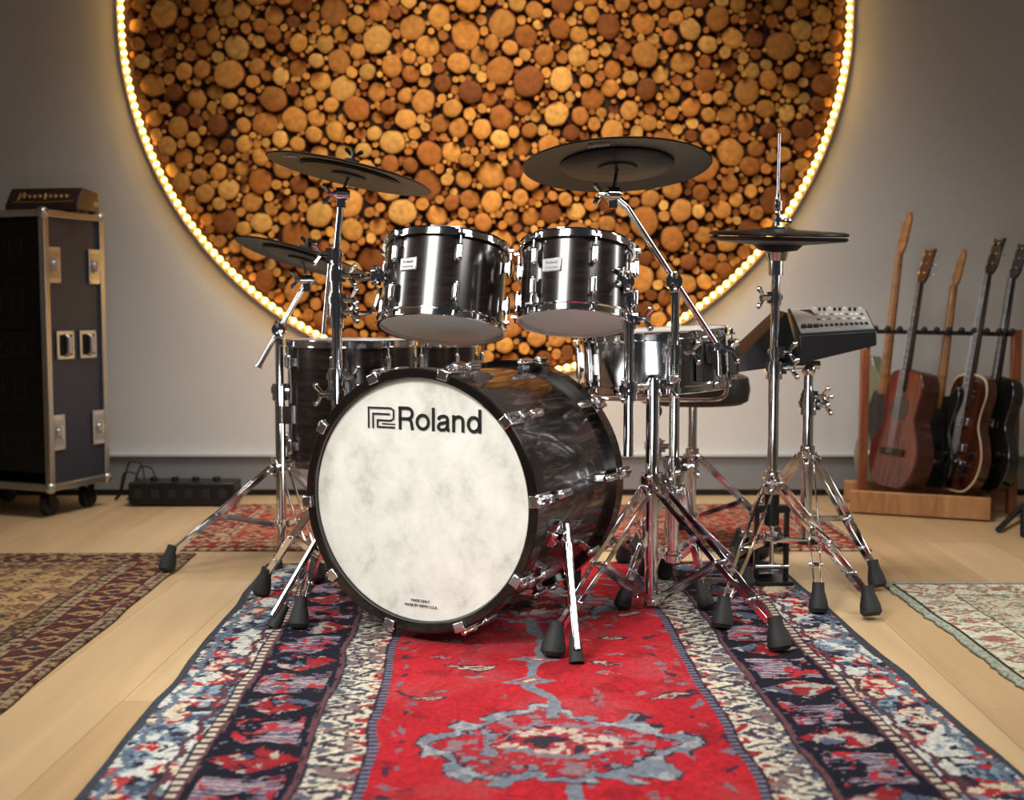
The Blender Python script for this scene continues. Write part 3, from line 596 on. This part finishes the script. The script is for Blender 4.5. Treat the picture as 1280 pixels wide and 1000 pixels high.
tube_part(sH,'pull_rod',(Bx,By,z(970,318,By)),(Bx+.004,By,z(970,167,By)),.0035)
x=MB(); x.box((Bx,By-.005,.012),(.10,.10,.012)); 
for q in(-1,1): x.box((Bx+q*.04,By-.0,.11),(.012,.02,.20))
x.box((Bx,By,.205),(.094,.03,.02)); x.tube((Bx,By,.16),(Bx,By,.26),.02); x.build('pedal_frame',blackm,sH,bev=.002)
x=MB(); x.tube((Bx-.045,By-.01,.05),(Bx+.045,By-.01,.05),.007); x.tube((Bx,By-.005,.05),(Bx,By-.005,.17),.006); x.build('pedal_linkage',chrome,sH)
x=MB(frame((Bx,By+.16,.055),(0,.35,1),(1,0,0))); x.box((0,0,0),(.085,.28,.012)); 
for k in range(7): x.box((0,-.11+k*.035,.008),(.07,.012,.006))
x.build('footboard',blackm,sH,bev=.002)
MB().box((Bx,By+.31,.02),(.09,.07,.026)).build('heel_plate',blackm,sH,bev=.003)
hc=pp(973,292,By)
th=thing('hi_hat_cymbals','pair of closed black hi-hat pads on the chrome stand','hi-hat',hc)
R0=.181
MB(frame(hc,rot_axis(1,-4))).lathe([(.008,.018),(.03,.017),(.045,.011),(R0*.93,.005),(R0*.99,.002),(R0,-.003),(R0*.98,-.006),(.05,-.004),(.008,-.002)],96,closed=True).build('top_pad',cymm,th)
MB(frame(hc,rot_axis(1,-3))).lathe([(.008,-.008),(.1,-.009),(R0*.97,-.010),(R0*.995,-.014),(R0*.96,-.020),(.11,-.026),(.065,-.030),(.05,-.044),(.008,-.05)],96,closed=True).build('bottom_pad',cymm2,th)
x=MB(); p=V((Bx,By,0)); zz=hc.z
x.tube(p+V((.003,0,zz+.02)),p+V((.003,0,zz+.05)),.009); x.tube(p+V((.003,0,zz+.03)),p+V((.003,0,zz+.04)),.016); x.tube(p+V((.003,0,zz+.06)),p+V((.003,0,zz+.085)),.011); x.tube(p+V((.003,0,zz+.02)),p+V((.003,0,zz+.105)),.006); o=x.build('clutch',chrome,th)
y=MB(); wing(y,p+V((0,-.01,zz+.07)),(-.3,-1,0),(0,0,1)); y.build('wing_nut',chrome,o); y=MB(); wing(y,p+V((.01,-.0,zz+.035)),(1,-.3,0),(0,1,.2)); y.build('wing_nut',chrome,o)
x=MB(); x.tube(p+V((.002,0,zz-.072)),p+V((.002,0,zz-.05)),.024,.03); x.tube(p+V((0,0,zz-.11)),p+V((0,0,zz-.072)),.019); x.build('seat_cup',chrome,sH)
By=3.30; Bx=pp(1010,500,By).x
sM=thing('module_stand','chrome stand at far right of the kit holding the black sound module','stand',(Bx,By,.006),0,'chrome stands of the drum kit')
mast(sM,(Bx,By),[(.09,z(1010,505,By),.0155),(z(1010,505,By),z(1010,462,By),.0125)])
tripod(sM,(Bx,By),z(1010,570,By),.16,[fp(1098,736),fp(1023,768),V((Bx-.14,By+.27,.006))],w=.014,rf=.024)
clampc(sM,(Bx,By,z(1010,495,By)),.014,(1,-.8,0),.03); x=MB(); x.ball((Bx,By-.0,z(1010,462,By)),.02); x.tube((Bx-.05,By,z(1010,458,By)+.004),(Bx+.03,By,z(1010,458,By)+.004),.012); x.build('ball_mount',chrome,sM)
md=thing('drum_sound_module','black wedge sound module with silver knob panel on its stand','sound module',pp(1010,440,3.3))
A0,A1,A2,A3=pp(999,419,3.17),pp(1096,413,3.17),pp(1083,386,3.42),pp(984,385,3.42)
lo=[pp(1001,455,3.17),pp(1096,432,3.17),pp(1083,425,3.42),pp(984,440,3.42)]
x=MB(); x.add([A0,A1,A2,A3]+lo,[(0,1,2,3),(7,6,5,4),(0,4,5,1),(1,5,6,2),(2,6,7,3),(3,7,4,0)]); x.build('housing',blackp,md,bev=.004)
s0=[pp(984,390,3.30),pp(1001,455,3.175),pp(919,466,3.175),pp(921,449,3.22)]; s1=[p+V((0,.15,.01)) for p in s0]
x=MB(); x.add(s0+s1,[(0,1,2,3),(7,6,5,4),(0,4,5,1),(1,5,6,2),(2,6,7,3),(3,7,4,0)]); x.build('side_pad',blackp,md,bev=.003)
nrm=(A1-A0).cross(A3-A0).normalized()
if nrm.z<0: nrm=-nrm
lft=nrm*.003
def onp(a,b_): return (A0*(1-a)+A1*a)*(1-b_)+(A3*(1-a)+A2*a)*b_
P=[onp(.03,.05)+lft*.2,onp(.97,.05)+lft*.2,onp(.97,.95)+lft*.2,onp(.03,.95)+lft*.2]
x=MB(); x.add(P+[p+lft for p in P],[(0,1,2,3),(7,6,5,4),(0,4,5,1),(1,5,6,2),(2,6,7,3),(3,7,4,0)]); pn=x.build('control_panel',mat('panel_silver',(.33,.34,.35),.45,.2),md,smooth=False)
ux_=(A1-A0).normalized()
for i in range(10):
    c=onp(.32+i*.064,.84)+lft; MB().tube(c,c+nrm*.010,.0045,.0038,n=12).build('knob',cream if i%3==0 else blackp,pn)
    c=onp(.32+i*.064,.66)+lft; MB(frame(c,nrm,ux_)).box((0,0,.002),(.007,.010,.004)).build('button',cream if i%3 else blackp,pn)
    c=onp(.32+i*.064,.46)+lft; MB(frame(c,nrm,ux_)).box((0,0,.002),(.007,.010,.004)).build('button',cream if i%2 else blackp,pn)
    c=onp(.32+i*.064,.22)+lft; MB(frame(c,nrm,ux_)).box((0,0,.003),(.006,.012,.008)).build('slider',blackp,pn)
MB(frame(onp(.17,.72)+lft,nrm,ux_)).box((0,0,.001),(.055,.075,.002)).build('screen',gblack,pn)
for i in range(3):
    c=onp(.09+i*.08,.2)+lft; MB().tube(c,c+nrm*.010,.008,.007,n=14).build('knob',blackp,pn)
sS=thing('snare_stand','snare stand basket and tripod below the chrome snare drum','stand',(cs.x,cs.y,.006))
zb=cs.z-.105
for an in (20,140,260):
    a=math.radians(an); d=V((math.cos(a),math.sin(a),0)); p=V((cs.x,cs.y,zb)); x=MB(); x.path(catmull([p,p+d*.12+V((0,0,-.005)),p+d*.205+V((0,0,.0)),p+d*.215+V((0,0,.05))],5,False),.006); o=x.build('basket_arm',chrome,sS)
    MB().tube(p+d*.215+V((0,0,.03)),p+d*.215+V((0,0,.07)),.010).build('rubber_grip',rubber,o)
mast(sS,(cs.x,cs.y),[(.08,.38,.0135),(.38,zb,.011)])
tilter(sS,(cs.x,cs.y,zb-.03),(0,-1,0),.02)
tripod(sS,(cs.x,cs.y),.26,.09,[V((cs.x-.05,cs.y+.30,.006)),V((cs.x+.25,cs.y-.02,.006)),V((cs.x-.22,cs.y-.03,.006))],w=.01)
tc_=pp(866,486,3.68)
tt=thing('drum_throne','round black padded drum stool behind the snare drum','stool',(tc_.x,3.68,.006))
MB().lathe([(0,.045),(.15,.045),(.168,.036),(.174,.0),(.168,-.035),(.15,-.045),(0,-.045)],64,Matrix.Translation(tc_)).build('seat',mat('black_vinyl',(.015,.015,.016),.45,bump=.3,bs=80),tt)
mast(tt,(tc_.x,3.68),[(.08,tc_.z-.045,.014)]); tripod(tt,(tc_.x,3.68),.28,.10,[V((tc_.x+.26,3.58,.006)),V((tc_.x-.2,3.5,.006)),V((tc_.x,3.95,.006))])
# ================= FLIGHT CASE
CMx=V((.93,-.36,0)).normalized(); CMy=V((.36,.93,0)).normalized()
CM=Matrix(((CMx.x,CMy.x,0,-1.622),(CMx.y,CMy.y,0,4.17),(0,0,1,0),(0,0,0,1)))
fc=thing('flight_case','black rack flight case on casters with silver edges and latches','flight case',(-1.622,4.17,0))
CW,CD,Z0,Z1=.50,.30,.110,1.068
x=MB(CM)
x.box((-.006,CD/2,(Z0+Z1)/2),(.012,CD-.02,Z1-Z0)); x.box((-CW+.006,CD/2,(Z0+Z1)/2),(.012,CD-.02,Z1-Z0)); x.box((-CW/2,CD/2,Z1-.006),(CW,CD-.02,.012)); x.box((-CW/2,CD/2,Z0+.006),(CW,CD-.02,.012)); x.box((-CW/2,CD-.012,(Z0+Z1)/2),(CW,.01,Z1-Z0))
x.build('body',navyp,fc)
x=MB(CM); E=.025
for yy in (0.008,CD-.008):
    for xx in (0,-CW): x.box((xx,yy,(Z0+Z1)/2),(E,E,Z1-Z0))
    for zz_ in (Z0,Z1): x.box((-CW/2,yy,zz_),(CW,E,E))
for zz_ in (Z0,Z1):
    for xx in (0,-CW): x.box((xx,CD/2,zz_),(E,CD,E))
x.build('edge_trim',alu,fc,bev=.003)
for zz_ in (Z0,Z1):
    for yy in (.005,CD-.005): MB(CM).ball((0.0,yy,zz_),.022,14).build('ball_corner',alu,fc)
def latch(y,zc,w=.062,h=.125,dish=False):
    LM=CM@Matrix.Translation((.006,y,zc))
    x=MB(LM); x.box((0,0,0),(.008,w,h)); 
    for (a,b_) in ((-1,-1),(1,-1),(-1,1),(1,1)): x.ball((.004,a*(w/2-.007),b_*(h/2-.007)),.004,8)
    o=x.build('latch' if not dish else 'handle_dish',alu2,fc,bev=.003)
    MB(LM).box((.0035,0,0),(.004,w*.74,h*.74)).build('dish_recess',darkin if dish else alu,o)
    if dish:
        MB(LM).path([(.006,-.0,-h*.36),(.018,0,-h*.26),(.018,0,h*.26),(.006,0,h*.36)],.009).build('grip',alu2,o)
    else:
        x=MB(LM); x.box((.006,0,0),(.006,w*.5,h*.4)); x.tube((.006,0,0),(.016,0,0),.016,n=12); x.box((.017,0,0),(.007,.010,.044)); x.build('twist_key',alu2,o,bev=.001)
for zc in (pp(72,331,4.2).z,pp(72,541,4.2).z): latch(.046,zc); latch(CD-.046,zc)
zc=pp(72,432,4.2).z; latch(.092,zc,.085,.10,True); latch(CD-.092,zc,.085,.10,True)
rdm=mat('rack_detail_grey',lin(30,29,29),.5)
for k,(zl,zh_,nm) in enumerate(((.16,.36,'rack_drawer'),(.362,.56,'rack_unit'),(.562,.66,'rack_unit'),(.662,.86,'rack_unit'),(.862,1.05,'rack_unit'))):
    x=MB(CM); x.box((-CW/2,.03,(zl+zh_)/2),(CW-.03,.04,zh_-zl)); o=x.build(nm,darkin,fc,bev=.001)
    for xx in (-.03,-CW+.03): MB(CM).tube((xx,.012,(zl+zh_)/2),(xx,.004,(zl+zh_)/2),.004,n=8).build('screw',rdm,o)
    for q in range(4): MB(CM).box((-.10-q*.05,.009,(zl+zh_)/2),(.004,.004,(zh_-zl)*.3)).build('vent_slot',rdm,o)
for xx,yy in ((-.06,.05),(-.06,CD-.05),(-CW+.06,.05),(-CW+.06,CD-.05)):
    x=MB(CM); x.box((xx,yy,.096),(.06,.06,.008)); x.box((xx-.020,yy+.008,.066),(.005,.034,.056)); x.box((xx+.020,yy+.008,.066),(.005,.034,.056)); o=x.build('caster_fork',blackm,fc,bev=.001)
    x=MB(CM); x.tube((xx-.013,yy+.012,.037),(xx+.013,yy+.012,.037),.036,n=24); x.tube((xx-.022,yy+.012,.037),(xx+.022,yy+.012,.037),.009,n=10); x.build('wheel',rubber,o)
DM=CM@Matrix.Translation((-.095,.16,Z1+.0135))@Matrix.Rotation(math.radians(12),4,'Z')
dv=thing('effects_unit','small black box with gold script lettering lying on the flight case','effects unit',DM.to_translation())
ya,yb_,yc=-.075,-.03,.08; zt=.085; hw_=.138
MB(DM).add([(-hw_,ya,.005),(hw_,ya,.005),(hw_,yc,.005),(-hw_,yc,.005),(-hw_,ya,.022),(hw_,ya,.022),(hw_,yb_,zt),(-hw_,yb_,zt),(hw_,yc,zt-.01),(-hw_,yc,zt-.01)],[(0,3,2,1),(0,1,5,4),(4,5,6,7),(7,6,8,9),(2,3,9,8),(1,2,8,6,5),(0,4,7,9,3)]).build('housing',grain('device_dark_wood',lin(34,20,14),lin(58,36,24),(20,20,4),.45,.1),dv,bev=.003)
SM=DM@Matrix.Translation((0,(ya+yb_)/2,(.022+zt)/2))@Matrix.Rotation(math.atan2(zt-.022,yb_-ya),4,'X')
x=MB(SM); pts=[]
for i in range(121):
    t=i/120; amp=.010*(1.9 if t<.12 else (1.5 if .5<t<.58 else .75)); pts.append(V((-.10+.2*t+.004*math.sin(t*62+1.2),amp*math.cos(t*62)-.002,.003)))
x.path(pts,.0018,6); x.build('script_lettering',goldm,dv)
MB(SM).path([(-.11,-.026,.002),(0,-.029,.002),(.12,-.024,.002)],.0013,6).build('script_underline',goldm,dv)
for fx in (-.12,.12):
    for fy in (-.055,.06): MB(DM).box((fx,fy,.002),(.02,.02,.008)).build('rubber_foot',rubber,dv)
# ---- power box & cables
p0=fp(160,634,0); p1=fp(292,634,0); yb=p0.y
pb=thing('power_box','low black power box with sockets on the floor beside the flight case','power box',((p0.x+p1.x)/2,yb+.06,0)); zt=pp(225,604,yb).z
cx=(p0.x+p1.x)/2; wd=p1.x-p0.x
MB().box((cx,yb+.07,zt/2+.003),(wd,.13,zt-.006)).build('housing',blackm,pb,bev=.005)
for k in range(6): 
    MB().box((cx-wd*.4+k*wd*.16,yb+.002,zt*.55),(.032,.008,.034)).build('socket',rubber,pb)
for k in range(4): MB().tube((cx-wd*.3+k*wd*.2,yb+.07,zt-.004),(cx-wd*.3+k*wd*.2,yb+.07,zt+.014),.014,n=14).build('plug',blackp,pb)
for k,(ax_,top,bx_) in enumerate(((152,577,182),(165,583,196),(150,590,172))):
    A=pp(ax_,632,yb+.14); A.z=.006; Bp=pp(bx_,606,yb+.08); Tp=pp((ax_+bx_)/2,top,yb+.11)
    tag(MB().path(catmull([A+V((-.02,0,0)),A+V((0,0,.03)),Tp+V((-.02,0,-.01)),Tp,Tp+V((.03,0,-.012)),Bp],6,False),.0035,8).build('power_cable',rubber),['tallest looped black cable rising behind the power box','black cable loop nearest the middle of the power box','lowest black cable loop at the left end of the power box'][k],'cable')
# ================= GUITAR RACK
rk=thing('guitar_rack','wooden multi guitar rack with low base board against the right wall','guitar rack',(1.45,4.25,0))
L0=fp(1062,642,0); L1=fp(1238,653,0); dr=(L1-L0).normalized(); dn=V((-dr.y,dr.x,0))
RM=Matrix(((dr.x,dn.x,0,L0.x),(dr.y,dn.y,0,L0.y),(0,0,1,0),(0,0,0,1))); RL=(L1-L0).length
MB(RM).box((RL/2,.012,.045),(RL,.024,.078)).build('base_board',oak,rk,bev=.003)
MB(RM).box((RL/2,.26,.045),(RL+.1,.024,.078)).build('base_board',oak,rk,bev=.003)
for xx in (.02,RL-.02): MB(RM).box((xx,.135,.04),(.03,.25,.05)).build('cross_rail',oak,rk)
pl=pp(1080,500,4.42); MB().box((pl.x,4.42,(pp(1080,436,4.42).z)/2),(.030,.03,pp(1080,436,4.42).z)).build('post',oakd,rk,bev=.003)
pr_=pp(1268,500,4.28); zt_=pp(1268,412,4.28).z; MB().box((pr_.x,4.28,zt_/2),(.032,.03,zt_)).build('post',oakd,rk,bev=.003)
ra=pp(1086,414,4.42); rb=pp(1270,418,4.30); MB().tube(ra,rb,.008).build('top_rail',blackm,rk)
MB().tube(ra,V((ra.x-.0,4.42,pp(1080,436,4.42).z-.01)),.007).build('rail_bracket',blackm,rk)
for k in range(12):
    p=ra+(rb-ra)*(k+.5)/12; x=MB(); x.path(catmull([p,p+V((-.012,-.03,.006)),p+V((-.014,-.055,.012))],4,False),.0075,8); x.ball(p+V((-.014,-.055,.012)),.011); x.build('yoke',rubber,rk)
MB().box((pr_.x-.02,4.26,pp(1262,580,4.28).z),(.03,.03,.16)).build('clamp_block',blackp,rk,bev=.004)
x=MB(); x.tube(fp(1248,662,.012),pp(1279,632,4.2),.010); x.tube(fp(1279,668,.012),pp(1279,632,4.2),.010); tag(x.build('tripod_leg_stand',blackm),'black tubular stand leg at the right edge beside the guitar rack','stand')
def guitar(label,base,L,style,bm_,topm,neckm,lean,yaw,roll=0,binding=None,bw=1,headm=None,hs=.8):
    M=Matrix.Translation(base)@Matrix.Rotation(math.radians(yaw),4,'Z')@Matrix.Rotation(math.radians(-lean),4,'X')@Matrix.Rotation(math.radians(roll),4,'Y')
    k=L
    t=thing('acoustic_guitar' if style=='ac' else 'electric_guitar',label,'guitar',base,0,'guitars on the rack')
    if style in('ac','sa'): half=[(0,0),(.10,.006),(.17,.06),(.19,.14),(.165,.21),(.125,.275),(.128,.34),(.145,.41),(.12,.47),(.05,.492)]; th=.09 if style=='ac' else .05
    elif style=='lp': half=[(0,0),(.09,.005),(.15,.05),(.168,.12),(.145,.20),(.11,.255),(.12,.32),(.12,.38),(.08,.42),(.03,.43)]; th=.045
    else: half=[(0,0),(.09,.005),(.15,.05),(.162,.12),(.125,.20),(.108,.25),(.125,.31),(.15,.38),(.13,.43),(.09,.40),(.035,.385)]; th=.045
    if style=='sa': half=[(a,b_*.93) for a,b_ in half]
    pts=[(a,b_) for a,b_ in half]+[(-a,b_) for a,b_ in reversed(half[1:])]
    if style=='lp':
        pts=[(a,b_) for a,b_ in half[:7]]+[(.135,.36),(.10,.365),(.05,.335),(.032,.36)]+[(-a,b_) for a,b_ in reversed(half[1:])]
    if style=='st':
        pts=[(a,b_) for a,b_ in half]+[(-.035,.39),(-.09,.43),(-.125,.47),(-.145,.44),(-.13,.36)]+[(-a,b_) for a,b_ in reversed(half[1:6])]
    out=[(p.x*k*bw,p.y*k) for p in catmull([(a,b_,0) for a,b_ in pts],5)]
    XZ=M@Matrix(((1,0,0,0),(0,0,1,0),(0,1,0,0),(0,0,0,1)))
    body=MB(XZ).prism(out,-th*k/2,th*k/2).build('body',bm_,t,bev=.004)
    if topm is not None: MB(XZ).prism([(a*.97,(b_-.22*k)*.97+.22*k) for a,b_ in out],-th*k/2-.003,-th*k/2+.002).build('top',topm,body,smooth=True)
    if binding: MB(XZ).prism([(a*1.006,(b_-.22*k)*1.004+.22*k) for a,b_ in out],-th*k/2-.0015,-th*k/2+.004).build('binding',binding,body)
    yf=-th*k/2-.004
    if style=='ac':
        MB(M).tube((0,yf+.001,.335*k),(0,yf-.001,.335*k),.05*k,n=28).build('sound_hole',gblack,t)
        MB(M).box((0,yf-.003,.15*k),(.14*k,.008,.028*k)).build('bridge',rosef,t,bev=.002)
        n0=.40
    else:
        for zz_ in (.17,.27): MB(M).box((0,yf-.004,zz_*k),(.075*k,.010,.03*k)).build('pickup',chrome2 if style in('lp','sa') else blackp,t,bev=.002)
        MB(M).box((0,yf-.005,.11*k),(.09*k,.012,.018*k)).build('bridge',chrome,t,bev=.002)
        for a,b_ in ((.09,.10),(.12,.15),(.075,.06)): MB(M).tube((a*k*bw,yf,b_*k),(a*k*bw,yf-.014,b_*k),.010*k,n=12).build('knob',blackp,t)
        if style=='st': MB(XZ).prism([(a*k*bw,b_*k) for a,b_ in ((.11,.12),(.06,.34),(-.06,.34),(-.10,.25),(-.04,.14),(.06,.08))],yf-.001,yf+.001).build('pickguard',blackp,t)
        n0=.33
    zn=.85*k
    e=MB(M); w0,w1=.023*k,.015*k; d0=yf-.004
    e.add([(-w0,d0,n0*k),(w0,d0,n0*k),(w1,d0,zn),(-w1,d0,zn),(-w0*.7,d0+.020,n0*k),(w0*.7,d0+.020,n0*k),(w1*.7,d0+.014,zn),(-w1*.7,d0+.014,zn)],[(0,1,2,3),(7,6,5,4),(0,4,5,1),(1,5,6,2),(2,6,7,3),(3,7,4,0)]); nk=e.build('neck',neckm,t,bev=.003)
    e=MB(M); e.box((0,d0-.002,(n0*k+zn)/2),(w1*1.9,.006,zn-n0*k)); e.build('fretboard',neckm if neckm is maple else rosef,nk)
    for f in range(12): MB(M).box((0,d0-.0052,zn-(zn-n0*k)*(1-.93**(f+1))*1.5),(w1*1.8,.0008,.0010)).build('fret',stringm,nk)
    for q in range(6): xx=(-2.5+q)*.005*k; MB(M).tube((xx*1.4,d0-.010,.14*k),(xx,d0-.008,zn),.0003,n=4).build('string',stringm,t)
    HM=M@Matrix.Translation((0,d0+.008,zn))@Matrix.Rotation(math.radians(-9),4,'X')@Matrix(((1,0,0,0),(0,0,1,0),(0,1,0,0),(0,0,0,1)))
    if style=='st': ho=[(-.02,0),(.02,0),(.03,.03),(.02,.14),(.0,.165),(-.03,.16),(-.038,.12),(-.045,.04)]
    else: ho=[(-.022,0),(.022,0),(.036,.03),(.034,.13),(.038,.155),(0,.145),(-.038,.155),(-.034,.13),(-.036,.03)]
    hd=MB(HM).prism([(a*k*hs,b_*k*.95) for a,b_ in ho],-.006,.006).build('headstock',headm or neckm,t,bev=.002)
    for q in range(6):
        if style=='st': a,sg,b_=-.04*hs,-1,.03+q*.021
        else: sg=1 if q<3 else -1; a=sg*.035*hs; b_=.04+(q%3)*.04
        x=MB(HM); x.tube((a*k*.55,b_*k,-.012),(a*k*.55,b_*k,-.004),.004,n=8); x.tube((a*k*.55,b_*k,-.005),(a*k+sg*.012,b_*k,.009),.0025,n=6); x.ball((a*k+sg*.014,b_*k,.009),.006,8,(1,.7,1) ); x.build('tuning_peg',chrome2,hd)
    return t
gz=.086
def gb(px,Y): p=pp(px,600,Y); return V((p.x,Y,gz))
guitar('pale green electric guitar with long maple neck, leftmost on the rack',gb(1097,4.46),1.01,'st',gpale,None,maple,6.5,-74,bw=.9,hs=.7)
guitar('reddish brown mahogany acoustic guitar second from the left on the rack',gb(1120,4.31),.88,'ac',mahog2,mahog,darkneck,10,-68,bw=.76)
guitar('black electric guitar with maple neck and headstock in the middle of the rack',gb(1166,4.36),.87,'st',gblack,None,maple,7,-76,bw=.85,hs=.7)
guitar('dark sunburst guitar with pale edge binding, second from right on the rack',gb(1196,4.26),.92,'sa',gburst,gburst,darkneck,10,-72,binding=binding_m,bw=.72,headm=gblack)
guitar('glossy black electric guitar at the right end of the rack',gb(1230,4.28),.90,'sa',gblack,None,gblack,9,-74,bw=.78,headm=gblack)
# ================= LIGHTS
def area(loc,tgt,size,e,col=(1,1,1),sy=None,spread=180):
    l=bpy.data.lights.new('area','AREA'); l.energy=e; l.size=size; l.color=col; l.spread=math.radians(spread)
    if sy: l.shape='RECTANGLE'; l.size_y=sy
    o=bpy.data.objects.new('scene_light',l); C.objects.link(o); o.location=loc; o.rotation_euler=(V(tgt)-V(loc)).to_track_quat('-Z','Y').to_euler(); return o
area((-1.4,.3,2.6),(-.05,2.3,.1),1.0,18,(1,.98,.95),spread=64)
area((1.7,.9,2.5),(.4,2.7,.1),.8,5.5,(1,.97,.94),spread=68)
area((-.1,3.25,3.2),(0,3.95,0),1.3,29,(1,.96,.91),.9,spread=84)
area((-2.6,2.8,1.5),(0,2.9,.7),.35,5,(1,.98,.97),1.6,spread=70)
area((2.7,2.9,1.6),(.3,2.9,.7),.3,4.5,(1,.97,.94),1.6,spread=70)
area((-.2,.35,.25),(0,2.8,.75),.8,1.6,(1,.98,.96),.3,spread=75)  # added low fill, brightens the tom undersides and front head
sp=bpy.data.lights.new('spot','SPOT'); sp.energy=190; sp.color=(1,.70,.36); sp.spot_size=math.radians(44); sp.spot_blend=1; sp.shadow_soft_size=.12
o=bpy.data.objects.new('panel_spot',sp); C.objects.link(o); o.location=(.0,1.9,3.1); o.rotation_euler=(V((cc.x+.05,WY,1.12))-V(o.location)).to_track_quat('-Z','Y').to_euler()
w=bpy.data.worlds.new('world'); bpy.context.scene.world=w; w.use_nodes=True; w.node_tree.nodes['Background'].inputs[0].default_value=(.9,.93,1,1); w.node_tree.nodes['Background'].inputs[1].default_value=.03
cam=bpy.data.cameras.new('camera'); co=bpy.data.objects.new('camera',cam); C.objects.link(co); co.location=(0,0,H); co.rotation_euler=(PI/2-T,0,0)
cam.sensor_width=36; cam.lens=F/1280*36; cam.clip_start=.05; cam.dof.use_dof=True; cam.dof.focus_distance=2.75; cam.dof.aperture_fstop=3.0
bpy.context.scene.camera=co
try:
    bpy.context.scene.view_settings.view_transform='Standard'; bpy.context.scene.view_settings.look='None'
except Exception as e: print(e)
